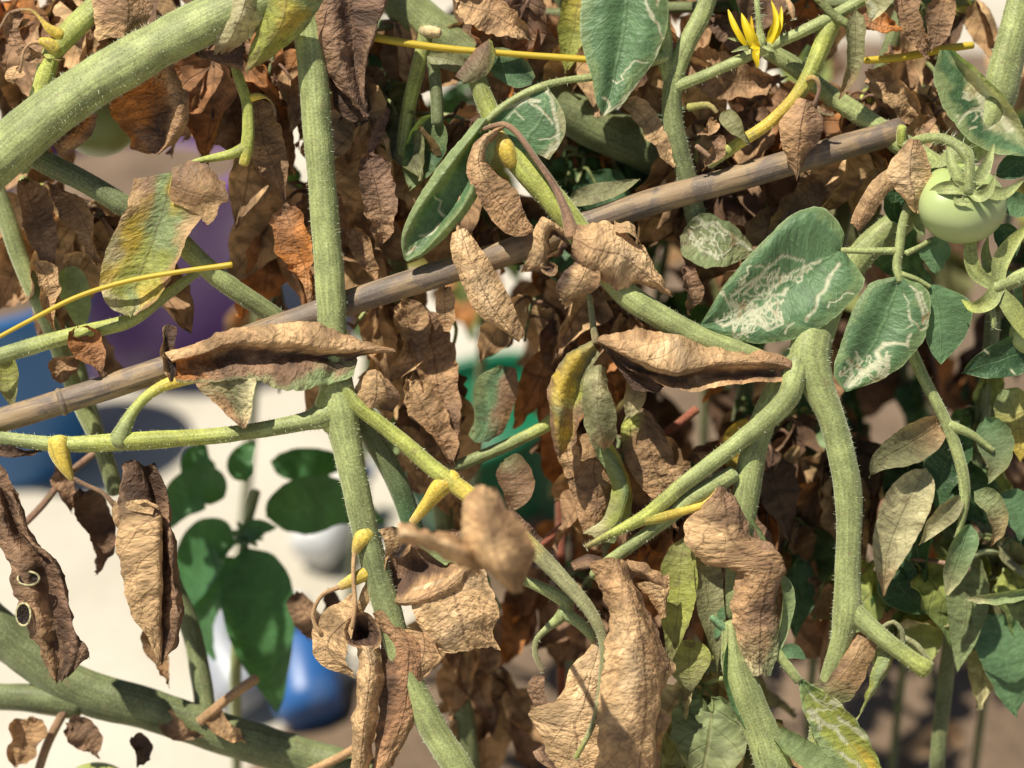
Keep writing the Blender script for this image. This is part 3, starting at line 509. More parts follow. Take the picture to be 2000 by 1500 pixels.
leaf(A, [('235,160,-5 215,200,5 225,235,8 250,265,8 255,290,5 300,303,0/265,150,0 255,200,0 262,235,0 275,265,0 285,290,0 303,303,0/300,140,-10 305,200,-14 312,240,-14 315,275,-12 305,303,0/320,120,20 335,180,24 345,220,20 335,265,14 308,303,2/325,108,0 360,170,5 368,215,5 350,270,5 310,303,0', 'OOOOM OOOBD OODDB MMMMM BMMMM')], amp=4, label='orange brown dead leaf below the thick stem')  # dead orange made stronger to imitate sun glowing through the left half
leaf(A, [('145,232,-5 122,265,2 103,288,0/168,222,6 150,262,10 120,300,4/192,222,-5 176,265,0 135,302,0', 'B OM B')], amp=4)
leaf(A, [('182,-30,0 184,30,4 192,80,0/225,-40,18 232,25,22 238,75,12/262,-30,12 268,20,14 250,78,6/300,-30,-5 292,30,-2 262,80,0', 'T BM MB B')], amp=4)
leaf(A, [('705,728,20 692,765,22 702,792,18/735,722,34 735,758,42 728,797,28/765,745,18 782,778,20 768,806,10', 'T T MD')], amp=4)
# funnel leaf
leaf(A, [('690,1160,5 630,1200,0 612,1235,0 625,1290,0 690,1325,5/695,1200,15 655,1230,12 640,1260,12 655,1290,12 692,1320,8/690,1240,20 680,1260,18 675,1280,16 680,1300,14 695,1315,10', 'T T T'),
         ('690,1255,5 700,1300,10 695,1370,10 690,1430,8 688,1520,5/715,1262,34 722,1300,42 715,1370,42 708,1430,38 702,1520,30/742,1258,10 746,1300,10 740,1370,8 732,1430,6 722,1520,4', 'T tTTT M'),
         ('725,1200,16 744,1265,-8 742,1330,-12 737,1400,-12 722,1520,-8/745,1192,24 778,1262,22 778,1330,20 772,1400,16 735,1520,8/770,1212,14 812,1262,16 806,1330,12 797,1400,12 758,1500,4/792,1228,2 826,1262,4 822,1330,2 803,1410,0 770,1500,0', 'MDDD MooM MoMM TMMM'),
         ('790,1228,4 800,1270,6 805,1330,2/825,1235,12 828,1270,16 815,1325,8/848,1245,8 856,1285,10 825,1325,4', 'T MT M'),
         ('672,1232,22 690,1200,20 715,1196,18 738,1222,20 740,1262,26 710,1266,32 680,1258,30 672,1232,22/684,1232,8 694,1212,6 714,1208,4 728,1228,6 728,1252,10 708,1256,16 690,1250,14 684,1232,8/707,1235,-24 707,1235,-24 707,1235,-24 707,1235,-24 707,1235,-24 707,1235,-24 707,1235,-24 707,1235,-24', 'M D K', dict(rag=0, amp=1.5))], amp=4, label='star shaped tan leaf with dark funnel hole hanging beside the stem')  # colour falls to near-black down the funnel, standing in for shade
leaf(A, [('720,1130,10 705,1160,10 690,1200,0/735,1150,0 720,1180,0 700,1210,-5', 'T T')])
# tan leaf with rolled top
leaf(A, [('805,1150,0 806,1185,6 818,1225,8 838,1258,4 862,1280,0/850,1135,12 862,1190,20 872,1230,20 885,1262,12 900,1276,4/900,1115,14 922,1175,20 930,1220,20 935,1250,12 938,1266,4/945,1112,6 966,1160,10 974,1205,10 966,1240,6 976,1272,0', 'tTTT tTtT tTTT tTTT', dict(rag=.05, amp=5)),
         ('745,1090,-10 800,1055,-15 900,1035,-10/762,1128,-22 830,1112,-26 910,1085,-8/738,1166,14 790,1173,20 860,1150,32 918,1105,26/748,1172,-5 800,1182,2 872,1168,14 935,1132,8/770,1160,-25 820,1160,-22 880,1150,-10 935,1120,0', 'B DDM TMT MTT M'),
         ('738,1035,4 752,1062,8 748,1090,0/765,1028,-8 785,1055,-12 775,1085,-10/785,1030,10 808,1050,14 800,1080,5', 'T K M'), ('748,1092,6 736,1130,10 740,1165,14/760,1085,12 752,1125,18 758,1168,18', 'T M')], amp=4, label='pale tan leaf with rolled dark top edge')  # dark inner rails carry the shade of the rolled hollow as colour
leaf(A, [('800,1050,-10 830,1075,-5 870,1105,0/830,1045,-5 860,1070,0 890,1100,0', 'LL L')], mat='green')
# blurred leaf reaching towards the camera
leaf(A, [('776,1022,480 830,1030,520 890,1045,520 935,1075,500/778,1042,540 835,1052,590 890,1072,580 935,1100,520/785,1065,480 840,1082,520 890,1098,520 940,1125,500', 'M tT M'), ('925,950,420 902,1010,480 912,1080,500 940,1110,500 1005,1158,500/948,950,480 955,1020,560 970,1085,570 985,1120,560 1010,1158,510/962,958,430 1005,1010,480 1045,1060,490 1035,1110,490 1020,1155,490', 'MTTM TMTM BMM')], amp=6, label='blurred brown leaf closest to the lens over the yellow petiole')
stem(A, '944,985,52,7 938,968,200,6 938,955,330,6 942,960,470,6', 'TM', name='petiole', mat='twig')
leaf(A, [('985,1000,20 1000,1030,30 1040,1080,25/1000,992,10 1030,1020,16 1060,1050,10', 'B D')])
# big tan leaf bottom
leaf(A, [('1172,1240,0 1110,1310,5 1090,1370,5 1035,1392,5 1060,1450,5 1085,1540,0/1178,1240,10 1140,1310,18 1125,1370,20 1095,1410,20 1105,1460,15 1120,1540,5/1185,1240,15 1170,1310,22 1160,1370,25 1150,1420,25 1150,1470,20 1160,1540,10/1205,1240,10 1205,1310,15 1200,1370,15 1195,1420,15 1190,1470,12 1200,1540,5', 'T tT tT T', dict(rag=.04)),
         ('1150,1100,60 1185,1200,90 1178,1300,110 1165,1400,110 1170,1540,100/1190,1090,90 1222,1190,130 1235,1300,150 1225,1400,150 1220,1540,130/1215,1095,75 1255,1190,105 1280,1300,110 1280,1390,110 1265,1540,100/1228,1110,50 1268,1200,70 1300,1280,70 1290,1370,70 1275,1540,60', 'MMTTM MTtTT MMTT B'),
         ('1265,1270,60 1275,1310,60 1270,1345,60/1290,1275,70 1300,1310,75 1285,1340,70/1322,1298,60 1318,1312,60 1290,1350,62', 'T T T'),
         ('1270,1370,60 1275,1410,60 1268,1440,60/1312,1402,62 1295,1425,66 1275,1450,62', 'T M')], amp=5, label='large crumpled tan leaf hanging at the bottom centre')
leaf(A, [('1225,1092,40 1260,1100,45 1302,1135,40/1220,1108,55 1255,1118,64 1300,1145,50/1235,1125,40 1255,1135,46 1290,1150,40', 'M M B'), ('1240,1140,40 1275,1180,44 1290,1215,40/1265,1135,54 1295,1165,54 1300,1200,46/1310,1120,44 1308,1150,48 1300,1180,42', 'M T M'), ('1115,1100,30 1150,1080,40 1195,1100,60/1120,1112,44 1155,1105,60 1195,1120,80', 'D B')], amp=5)
leaf(A, [('1040,1320,-20 1030,1345,-20 1045,1380,-20 1060,1420,-20/1065,1320,-10 1062,1350,-10 1075,1385,-10 1090,1420,-15', 'B B'), ('1042,1470,-8 1050,1485,0 1075,1500,0/1060,1455,0 1075,1475,4 1090,1500,2', 'B D')])
blade(Cp, '575,1160,-300 600,1205,-295 640,1245,-295 680,1275,-300', 34, 'BM', 1.0); blade(Cp, '640,1150,-310 650,1200,-305 600,1250,-305', 26, 'DB', 1.0)
# left side smaller leaves
blade(A, '40,20,-15 20,60,-8 60,105,-5 130,120,-10', 20, 'BM', .9, stalk='10,35,-14,3 25,28,-15,3 42,20,-15,3')
blade(A, '35,135,2 25,150,8 30,165,4', 18, 'TM', .5)
blade(A, '15,45,-20 35,45,-14 60,38,-12', 12, 'BM', .8); blade(A, '-20,880,-5 30,890,5 80,880,0', 22, 'D', 1.0, roll=.6)
blade(A, '-25,900,-20 -10,930,-15 30,990,-10 35,1010,-8', 30, 'B', .8)
blade(A, '45,350,-40 75,440,-40 105,540,-45', 42, 'B', 1.1, roll=.3); blade(A, '100,360,-50 160,420,-50 190,520,-60', 40, 'BM', 1.0, roll=-.3)
blade(A, '70,510,-30 95,550,-25 90,600,-25 110,650,-30', 26, 'TM', 1.2, roll=.4); blade(A, '150,640,-26 165,670,-16 190,710,-18 205,735,-20', 40, 'OB', 1.0, roll=.3)
blade(A, '130,520,-120 150,580,-120 160,650,-125', 35, 'L', .7, mat='green'); blade(A, '105,740,-90 120,720,-90 165,690,-95', 30, 'M', .8)
blade(A, '10,690,-25 15,740,-30 25,800,-35', 26, 'yV', 1.0, mat='sick'); blade(A, '500,190,-90 515,270,-85 540,340,-90 560,405,-95', 44, 'MMB', .9, roll=.2)
blade(A, '555,400,-80 575,470,-70 600,540,-75 605,590,-80', 48, 'BOM', 1.2, roll=-.4); blade(A, '720,300,-60 735,360,-50 745,420,-50 735,490,-60', 42, 'WBM', .9, roll=.3)
blade(A, '760,210,-60 740,250,-60 720,310,-60', 16, 'W', 1.2); blade(A, '690,440,-60 712,500,-60 735,560,-65', 26, 'M', 1.2)
blade(A, '870,560,-60 868,600,-55 872,650,-60', 18, 'TM', 1.3)
blade(A, '790,580,-130 800,680,-120 760,750,-120', 46, 'MT', 1.0, roll=.5); blade(A, '830,600,-140 850,720,-130 870,840,-130 890,920,-140', 52, 'BMBB', .9); blade(A, '800,740,-110 830,800,-100 860,860,-110 890,930,-115', 46, 'TMB', 1.1, roll=.4)
blade(A, '520,430,-300 505,480,-300 515,560,-300', 36, 'PL', .8, mat='sick')

# ---- the straws
PAL['e'] = (.70, .54, .06)
def straw(label, pts, cols='YYy'):
    mb = MB(); tube_into(mb, P4(pts), cols, ns=8, ridge=.08); o = mb.build('dry_straw', 'petal', None); return tag(o, label, 'straw', None)
straw('thin yellow straw slanting across the yellowing leaf', '-60,690,30,4 0,657,30,4.2 60,625,30,4.6 150,580,28,4.8 250,549,24,5 350,531,20,5 452,517,16,6', 'eeeee')
straw('flat yellow straw running behind the twisted brown leaf near the top', '690,62,-20,6 725,72,-22,8 850,92,-28,7 1000,105,-34,6 1145,116,-40,7 1260,124,-48,6', 'eee')
straw('short blurred yellow straw behind the grey-green curled leaf', '1690,118,-80,7 1760,112,-85,8 1840,96,-92,8 1900,88,-96,7', 'ee')
mb = MB(); tube_into(mb, P4('1078,-160,-420,10 1081,60,-430,10 1083,150,-435,10 1088,500,-450,10 1095,1100,-480,9 1100,2100,-540,8'), 'R', ns=12); o = mb.build('thin_rod', 'twig', None)
tag(o, 'thin rusty upright rod behind the yellow straw', 'rod')

# ---- plant B : stems
stem(Bp, down('2040,-110,-40,34 2012,-40,-40,34 1972,100,-40,33 1935,230,-44,33 1850,335,-50,31 1760,430,-75,29 1690,490,-85,28 1635,560,-62,30 1600,630,-30,37 1582,695,-6,42 1600,760,0,30 1622,810,0,27 1642,880,0,27 1656,960,0,27 1658,1050,0,25 1655,1130,0,25 1655,1190,0,29 1645,1245,-8,22 1622,1320,-18,19 1600,1420,-40,19 1590,1530,-60,20', fB), 'SSSSSSSSSSSSSSss', hairs=2., ns=24)
stem(Bp, '1657,1180,2,20 1685,1212,6,19 1740,1258,12,17 1785,1292,14,17 1810,1308,14,19', 'SSy', hairs=2., name='cut_side_stem')
stem(Bp, '1560,705,6,26 1550,740,22,24 1540,775,26,22 1500,818,24,20 1440,865,22,17 1380,912,20,16 1330,950,18,15 1290,985,16,15 1262,1008,15,15 1220,1030,14,11 1180,1050,12,8 1145,1068,10,5', 'SSSSSyyW', hairs=2.)
stem(Bp, '1540,735,-12,27 1505,790,-14,26 1475,870,-16,26 1458,960,-18,27 1445,1050,-22,26 1440,1200,-30,26', 'SSs', hairs=1.2)
stem(Bp, '1432,925,4,17 1400,945,4,18 1350,975,4,17 1300,1015,2,15 1240,1060,0,13 1185,1100,-4,12 1160,1125,-8,11', 'SSS', hairs=1.2)
stem(Bp, '1262,1012,16,15 1290,1010,18,12 1330,1000,18,9 1380,985,14,7', 'yYY', name='petiole')
stem(Bp, '930,150,-35,18 955,215,-30,20 985,275,-24,24 1030,335,-16,26 1085,395,-14,27 1150,480,-12,26 1220,570,-4,25 1280,613,0,24 1350,652,2,23 1430,685,2,23 1530,725,0,24', 'syyySSSSS', hairs=1.5, ns=20)
stem(Bp, '975,260,-8,10 985,285,0,19 1000,320,-6,16', 'MYY', name='leaf_stub')
stem(Bp, '770,-40,-230,44 800,20,-230,44 900,95,-235,44 1050,185,-245,44 1200,262,-255,46 1350,328,-265,46 1500,380,-280,45', 'Ssss', ns=24)
stem(Bp, '835,50,-90,15 820,120,-92,15 800,200,-95,14 785,300,-100,14', 'sys', name='petiole'); stem(Bp, '845,110,-80,12 852,180,-80,12 855,240,-80,12', 's', name='petiole')
stem(Bp, '824,58,-85,9 838,60,-78,11 858,64,-76,9', 'PT', name='cut_side_stem', mat='twig', wob=.3, hairs=4., hl=8)
stem(Bp, '935,255,6,6 965,222,4,7 1010,190,2,7 1060,168,0,8 1100,158,-4,7 1160,150,-12,8 1230,135,-20,9 1300,110,-25,10', 'SSS', name='petiole', hairs=1.)
stem(Bp, '1400,-60,-55,18 1375,20,-55,18 1340,90,-55,18 1315,160,-58,19 1315,240,-64,20 1340,340,-75,20 1370,470,-90,20', 'SSss', hairs=1.); stem(Bp, '1285,-60,-60,17 1290,30,-60,17 1300,110,-60,18 1318,180,-60,16', 'SS')
stem(Bp, '1322,168,-50,12 1370,150,-46,11 1420,128,-40,11 1500,92,-34,11 1600,45,-30,12 1720,-20,-30,12', 'SSS', name='flower_stalk', hairs=1.2)
stem(Bp, '1630,30,-40,19 1605,90,-38,18 1580,150,-36,16 1550,195,-38,14 1500,242,-44,12 1440,282,-50,12 1385,320,-56,10', 'SyyYYyS', name='petiole', hairs=1.)
stem(Bp, '1500,100,-90,17 1545,125,-90,18 1620,185,-90,19 1700,238,-85,21 1770,288,-75,25 1840,335,-60,25', 'SSS', hairs=1., ns=14); stem(Bp, '1762,285,-60,10 1760,265,-52,10 1762,248,-48,9', 'y', name='leaf_stub')
stem(Bp, '1800,330,-20,9 1765,430,0,9 1756,490,4,9 1752,520,6,9 1757,548,8,7', 'SSS', name='petiole', hairs=1.4); stem(Bp, '1757,490,4,8 1700,490,6,7 1645,489,6,6', 'SS', name='petiole', hairs=1.2)
stem(Bp, '1770,495,2,6 1800,480,0,5 1815,470,-4,5', 'S', name='petiole'); stem(Bp, '1760,535,6,6 1790,545,2,5 1815,560,0,5', 'S', name='petiole')
stem(Bp, '1760,640,-60,12 1800,730,-60,12 1850,830,-62,12 1875,900,-64,12 1885,960,-66,11 1880,1010,-66,8 1870,1050,-66,6', 'SSS', name='petiole', hairs=1.); stem(Bp, '1855,830,-60,10 1900,850,-60,8 1940,880,-60,5', 'S', name='petiole')
stem(Bp, '1430,1220,-12,20 1440,1300,-10,30 1465,1380,-8,32 1495,1450,-6,34 1525,1550,-6,36', 'SSSL', hairs=1.2, ridge=.08); stem(Bp, '1500,1250,-6,11 1530,1290,0,10 1560,1330,4,9', 'S', name='petiole', hairs=1.2)
stem(Bp, '1390,1205,-6,6 1410,1222,-6,8 1440,1245,-6,9', 'G', name='petiole')
stem(Bp, '990,1125,-18,8 1040,1140,-14,10 1090,1165,-10,13 1108,1180,-10,14 1095,1205,-10,12 1068,1228,-8,7 1048,1250,-8,6 1045,1275,-8,6 1060,1312,-8,5', 'LSSSVW', name='petiole', hairs=1.); stem(Bp, '1098,1195,-10,14 1130,1215,-10,11 1160,1245,-12,10 1180,1270,-14,8', 'LS', name='petiole')
stem(Bp, '1150,575,-10,5 1155,610,-6,6 1160,645,0,7 1165,668,2,8', 'VVB', name='petiole', mat='twig')
stem(Bp, '880,915,-130,11 930,895,-130,12 1000,865,-130,12 1060,835,-128,13 1085,818,-126,17', 'sSy', name='petiole')
stem(Bp, '945,252,12,4.5 962,246,16,5 985,243,18,6 1008,258,20,6 1045,308,22,6 1080,358,24,7 1100,400,26,9 1112,435,28,13 1118,460,28,15', 'BBWWWM', name='petiole', mat='twig')
stem(Bp, '1578,155,-22,7 1592,152,-14,6 1600,168,-12,4 1597,188,-12,4 1590,205,-14,5', 'YWW', name='petiole', mat='twig'); stem(Bp, '1360,285,-20,5 1385,305,-20,5', 'B', name='petiole', mat='twig')
stem(Bp, '1345,210,-50,8 1385,205,-45,6 1400,220,-40,4', 'yB', name='petiole', mat='twig')

# ---- plant B : leaves
g_ = dict(mat='green', amp=1.6, freq=1/55., rag=.02)
leaf(Bp, [('1150,-60,-10 1134,15,0 1136,90,8 1155,150,10 1165,200,8 1177,226,0/1190,-70,0 1180,15,5 1178,90,10 1178,150,12 1175,200,8 1178,226,0/1230,-75,0 1224,15,-8 1212,90,-6 1200,150,-3 1188,200,0 1179,226,0/1275,-70,8 1268,15,10 1250,90,10 1228,150,8 1202,200,4 1180,226,0/1295,-60,0 1306,30,0 1288,100,4 1252,155,4 1215,203,2 1182,226,0', 'l G G G l', dict(mines=[ml('1262,-30 1260,5 1266,22 1284,42 1292,75 1284,108 1252,158 1210,200 1180,220', 4), ml('1288,-20 1285,0 1282,10', 5), ml('1262,122 1242,120 1230,128 1216,134 1211,148 1217,157 1203,166 1196,160', 1.8), ml('1178,222 1190,205 1178,190', 4)]))], label='crisp green leaf with white miner trail along its right edge', **g_)
leaf(Bp, [('935,232,0 872,305,10 830,365,10 800,415,8 784,470,5 790,508,0/950,232,15 890,310,25 848,368,25 812,420,18 790,470,8 791,508,0/948,240,-6 900,320,-10 860,380,-12 826,430,-10 802,475,-2 792,508,0/955,250,-6 920,340,-10 885,400,-12 848,450,-10 815,490,-2 793,509,0/958,255,20 935,330,25 905,400,28 862,452,20 825,492,8 795,510,0/975,262,5 950,340,8 920,405,10 875,460,8 832,496,2 797,511,-2', 'LLLL LLLL lGGl lGGl LLLL LLLL', dict(mines=[ml('850,385 862,395 858,410 870,420', 3), ml('820,460 840,455 860,440', 4), ml('795,495 815,480', 4)]))], label='green leaf curled into a boat with pale rolled edges', **g_)
leaf(Bp, [('1060,165,0 1010,195,0 970,225,0 945,262,-5/1068,170,0 1040,215,5 1010,250,0 985,290,-5/1075,175,10 1080,225,12 1065,270,8 1050,302,0/1068,165,14 1102,225,16 1100,270,12 1072,312,2', 'G G GGG LPP', dict(mines=[ml('1070,175 1085,215 1092,250 1090,285 1065,300', 6), ml('985,210 1010,205 1035,190 1050,195', 5), ml('1035,195 1060,215 1080,235', 4), ml('990,230 1005,215 1020,235', 2), ml('1055,275 1075,272 1095,258', 3)]))], label='leaf with bleached miner blotches above the twisted brown leaf', **g_)
leaf(Bp, [('985,243,14 935,268,19 914,315,19 930,380,22 968,437,22 1005,462,18 1042,452,14/985,246,24 945,272,36 935,315,40 958,370,40 985,410,34 1015,440,24 1042,452,16/985,250,14 958,275,14 948,310,14 972,342,20 1008,372,22 1020,410,20 1043,450,14', 'WBMBMMM MtTMMMM BBMMMM', dict(rag=.05))], amp=3.5, label='twisted brown leaf hanging from a bent stalk')
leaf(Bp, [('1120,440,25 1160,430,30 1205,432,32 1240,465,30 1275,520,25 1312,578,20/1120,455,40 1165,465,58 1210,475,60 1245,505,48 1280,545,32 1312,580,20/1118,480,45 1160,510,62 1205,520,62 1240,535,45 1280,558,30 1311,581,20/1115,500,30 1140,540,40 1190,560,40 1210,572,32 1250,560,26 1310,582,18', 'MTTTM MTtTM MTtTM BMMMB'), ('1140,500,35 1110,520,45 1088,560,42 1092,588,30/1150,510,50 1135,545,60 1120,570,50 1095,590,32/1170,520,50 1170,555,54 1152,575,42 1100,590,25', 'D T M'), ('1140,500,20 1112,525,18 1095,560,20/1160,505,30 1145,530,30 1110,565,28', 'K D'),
          ('1105,450,25 1065,425,30 1045,450,32 1040,490,30 1020,530,25/1105,460,30 1075,440,45 1062,465,45 1060,500,38 1035,535,28/1100,470,20 1080,460,12 1075,490,10 1078,520,14 1082,535,24', 'MTTTM TTTTM DDDDD'), ('1200,432,32 1235,440,36 1255,475,30/1200,450,50 1235,462,52 1258,488,40', 'T T'),
          ('1100,470,34 1085,495,36 1065,505,36 1060,525,38 1075,533,40 1082,520,40 1074,514,40/1108,480,26 1090,500,20 1072,508,20 1066,522,24 1074,528,28 1078,520,30 1073,516,32', 'M D')], amp=6, freq=1/30., label='cluster of crumpled tan leaves at the end of a bent stalk')  # dark and near-black inner pieces paint shade into the curled openings
leaf(Bp, [('885,455,10 884,490,10 905,560,14 935,615,16 985,650,14 1015,672,10/900,448,20 918,505,34 948,575,36 975,620,30 1000,650,20 1019,668,12/905,450,10 940,490,14 972,545,16 1000,595,16 1018,635,14 1026,652,10', 'TTTTM tTtTM TTTTM')], amp=3.5, label='long tan dried leaf hanging free across the bamboo stake')
stem(Bp, '925,300,-34,3 905,360,-20,3 893,420,6,3 895,452,16,4', 'BM', name='petiole', mat='twig')
leaf(Bp, [('1165,660,0 1215,646,-5 1300,648,-5 1400,680,-5 1480,690,-3 1535,697,0 1575,740,0/1168,664,5 1230,670,24 1310,680,30 1400,698,28 1480,702,20 1535,712,12 1575,741,2/1170,668,5 1230,700,26 1310,728,34 1390,718,30 1470,712,20 1530,716,12 1575,742,2/1172,670,-5 1240,715,-4 1315,738,-8 1390,735,-8 1470,728,-6 1530,728,-4 1575,743,0/1170,672,-5 1235,722,4 1310,752,16 1380,757,20 1470,746,16 1530,742,8 1575,745,0', 'MMTTMMB MTtTTMB MTTTMMB DDDDDDB BDMTMMB', dict(rag=.03)), ('1180,680,-14 1215,730,-16 1240,764,-12/1230,700,-18 1255,740,-22 1285,769,-14/1290,730,-18 1298,750,-18 1292,766,-14', 'D D D')], amp=5, zoff=30, label='long crumpled brown leaf lying against the right stem node')  # dark rail along the fold is its shadow, painted in
bigm = [ml('1640,515 1628,530 1612,560 1592,600 1576,626', 5.5), ml('1668,576 1645,574 1628,588 1618,586 1614,600', 2.2), ml('1600,508 1565,520 1520,546 1480,540 1448,560 1425,580', 3.5), ml('1570,505 1530,498 1500,520 1470,552 1455,570', 4), ml('1540,562 1528,575 1505,575 1495,592 1515,612 1528,632 1500,642 1470,630 1448,652', 4), ml('1425,590 1450,600 1440,625 1415,640 1400,625', 7), ml('1460,605 1480,620 1500,640', 7), ml('1550,632 1535,650', 4)]+squig(1462, 605, 62, 42, 26, 2.0, seed=3)+squig(1510, 535, 55, 26, 10, 1.6, seed=5)
leaf(Bp, [('1640,488,6 1648,455,6 1605,405,0 1550,418,6 1480,482,14 1420,548,16 1385,605,11 1367,634,6/1640,488,8 1630,462,14 1595,430,16 1545,448,18 1485,510,18 1430,565,16 1390,615,12 1368,634,6/1642,490,6 1615,505,-2 1585,520,-6 1545,545,-8 1500,575,-8 1455,605,-4 1405,630,2 1369,635,6/1645,492,10 1650,530,14 1625,570,16 1580,605,18 1530,630,18 1475,645,16 1415,645,11 1369,636,6/1650,492,6 1688,548,11 1668,585,16 1605,640,16 1545,664,14 1475,671,11 1415,657,8 1369,637,6', 'l G G G l', dict(mines=bigm))], label='large green leaf scribbled with pale leaf miner trails', **g_)
m2 = [ml('1775,562 1798,572 1812,605 1812,640 1800,642 1782,620 1775,590 1765,575', 3), ml('1790,572 1803,600 1806,630', 5), ml('1772,600 1782,632 1768,640', 2.5), ml('1778,655 1770,672 1750,668 1730,672 1712,690', 6), ml('1715,685 1725,705 1700,720 1680,730 1660,752', 9), ml('1735,700 1738,720 1715,732', 6), ml('1655,700 1662,730 1650,755', 6)]+squig(1690, 722, 42, 32, 16, 2.0, seed=8)
leaf(Bp, [('1755,540,8 1700,553,10 1663,610,14 1640,680,14 1629,730,10 1650,763,8/1756,541,10 1712,572,16 1685,622,18 1658,690,18 1642,735,12 1650,763,8/1757,542,8 1738,600,2 1712,660,0 1680,715,2 1660,745,6 1651,764,8/1760,543,12 1782,590,18 1770,650,18 1725,710,16 1680,748,12 1652,764,8/1762,543,8 1806,560,12 1818,605,14 1800,670,14 1735,735,12 1653,765,8', 'l G G G l', dict(mines=m2))], label='oval green leaf with white looping miner trails below the tomato', **g_)
leaf(Bp, [('1800,560,-10 1798,620,-10 1815,680,-8 1836,711,-8/1820,556,-6 1835,620,-4 1838,670,-4 1837,711,-8/1835,556,-12 1895,590,-14 1890,650,-14 1838,712,-8', 'G G G')], label='plain green leaf beside the mined oval leaf', **g_)
blade(Bp, '2020,680,-20 1960,700,-16 1910,716,-16 1880,728,-20', 46, 'g', .5, roll=.2, mat='green', amp=1, mines=[ml('1920,678 1930,690', 4), ml('1975,720 1980,730', 4)])
leaf(Bp, [('1835,98,0 1824,150,8 1845,215,10 1890,270,8 1940,298,4 2000,305,0/1845,98,-5 1860,150,-5 1885,200,-8 1920,245,-8 1960,275,-5 2005,300,0/1855,98,0 1895,140,-12 1920,175,-16 1950,215,-16 1980,250,-10 2008,295,0/1862,98,14 1915,140,16 1950,175,16 1985,220,12 2000,250,6 2012,290,0', 'L GgG GPPG LLPL', dict(mines=[ml('1905,140 1915,170 1935,190 1950,215 1970,250', 10), ml('1870,240 1890,220 1915,215 1935,230', 4), ml('1900,180 1920,200 1945,225', 9), ml('1895,252 1905,248', 4), ml('1868,228 1872,224', 4)]+squig(1925, 195, 30, 40, 10, 2.4, seed=4)))], label='dark green leaf folded along a bleached mined strip', **g_)
leaf(Bp, [('1775,272,15 1745,312,20 1735,345,22 1765,385,20 1785,413,15/1785,272,30 1778,312,42 1778,345,44 1785,380,34 1790,413,18/1795,275,15 1812,312,20 1818,345,22 1806,385,20 1795,413,15', 'BTtTT MtttT BTTTT', dict(rag=.05, amp=4)), ('1740,325,18 1700,355,20 1675,400,20 1660,440,15/1745,345,26 1715,372,32 1690,410,28 1672,450,18/1750,364,18 1730,380,20 1705,420,18 1682,445,14', 'TM TM MB')], label='pale tan dried leaf hanging beside the green tomato')
leaf(Bp, [('1562,192,-18 1530,225,-14 1522,270,-12 1535,310,-14 1552,348,-18/1575,195,0 1565,240,8 1560,280,4 1556,348,-16/1587,200,-18 1608,235,-14 1600,270,-14 1580,300,-16 1560,347,-18', 'MMMB BMMB BBWB'), ('1590,200,-14 1605,210,-10 1625,218,-12/1588,212,-16 1605,222,-10 1628,228,-12', 'B V')], amp=4, label='brown curled leaf hanging from the yellow petiole')
blade(Bp, '1672,20,-20 1672,70,-12 1670,120,-14 1655,160,-20 1640,192,-24', 30, 'VVVM', 1.1, mat='sick', stalk='1590,-10,-25,9 1630,30,-22,10 1660,50,-18,10'); blade(Bp, '1735,-30,-20 1715,-5,-12 1700,42,-14', 30, 'VP', .6, mat='green', mines=[ml('1700,10 1710,20 1700,35', 8)])
blade(Bp, '1410,220,-30 1430,240,-20 1450,265,-22 1465,282,-26', 22, 'V', 1.2, mat='sick'); blade(Bp, '1395,235,-34 1385,255,-30 1365,262,-32', 14, 'M', 1.2); blade(Bp, '1395,265,-34 1400,290,-28 1380,315,-30 1370,330,-32', 22, 'BM', 1.3)
blade(Bp, '1215,195,-60 1255,225,-52 1285,275,-52 1318,330,-58', 27, 'MTT', .8, roll=.3); blade(Bp, '1110,395,-50 1160,380,-46 1200,370,-48 1250,350,-54', 24, 'V', .9, roll=.4, mat='sick')
blade(Bp, '1330,460,-70 1370,470,-62 1420,480,-62 1475,490,-70', 62, 'VLV', .5, mat='sick', mines=[ml('1360,430 1400,440 1440,465 1465,490', 5), ml('1345,450 1370,490 1400,500', 4)]+squig(1400, 465, 45, 35, 8, 2.2, seed=9), roll=.2)
leaf(Bp, [('960,70,-30 930,95,-22 905,125,-20 890,150,-22/955,75,-18 945,105,-6 930,135,-4 905,165,-14/962,80,-22 965,115,-14 945,150,-12 885,168,-18', 'W WV yVV')], mat='sick', amp=2, label='small folded leaf half brown half yellow')
blade(Bp, '835,110,-70 870,115,-60 910,130,-58 940,135,-62', 26, 'V', .7, mat='green'); leaf(Bp, [('950,95,-50 990,95,-46 1030,120,-44 1045,150,-46/950,125,-56 985,130,-52 1015,145,-50 1040,158,-48/965,150,-54 990,165,-50 1010,172,-48 1038,165,-48', 'L g G')], **g_)
blade(Bp, '850,225,-90 825,300,-100 800,370,-95', 58, 'LgL', 1.1, mat='green', nr=6); blade(Bp, '1750,370,-30 1745,410,-24 1760,440,-20', 40, 'g', .9, mat='green', roll=.5); blade(Bp, '1790,420,-10 1795,440,-8 1805,460,-8', 16, 'L', .8, mat='green')
blade(Bp, '1815,465,-10 1825,490,-6 1828,535,-8', 36, 'G', .5, mat='green'); blade(Bp, '2010,310,-20 1970,330,-24 1945,345,-24', 30, 'g', .4, mat='green'); blade(Bp, '1960,390,-30 1990,400,-30 2030,400,-30', 30, 'G', .5, mat='green')
blade(Bp, '1135,-30,-150 1125,40,-145 1105,140,-150', 44, 'Yyy', .7, mat='sick')
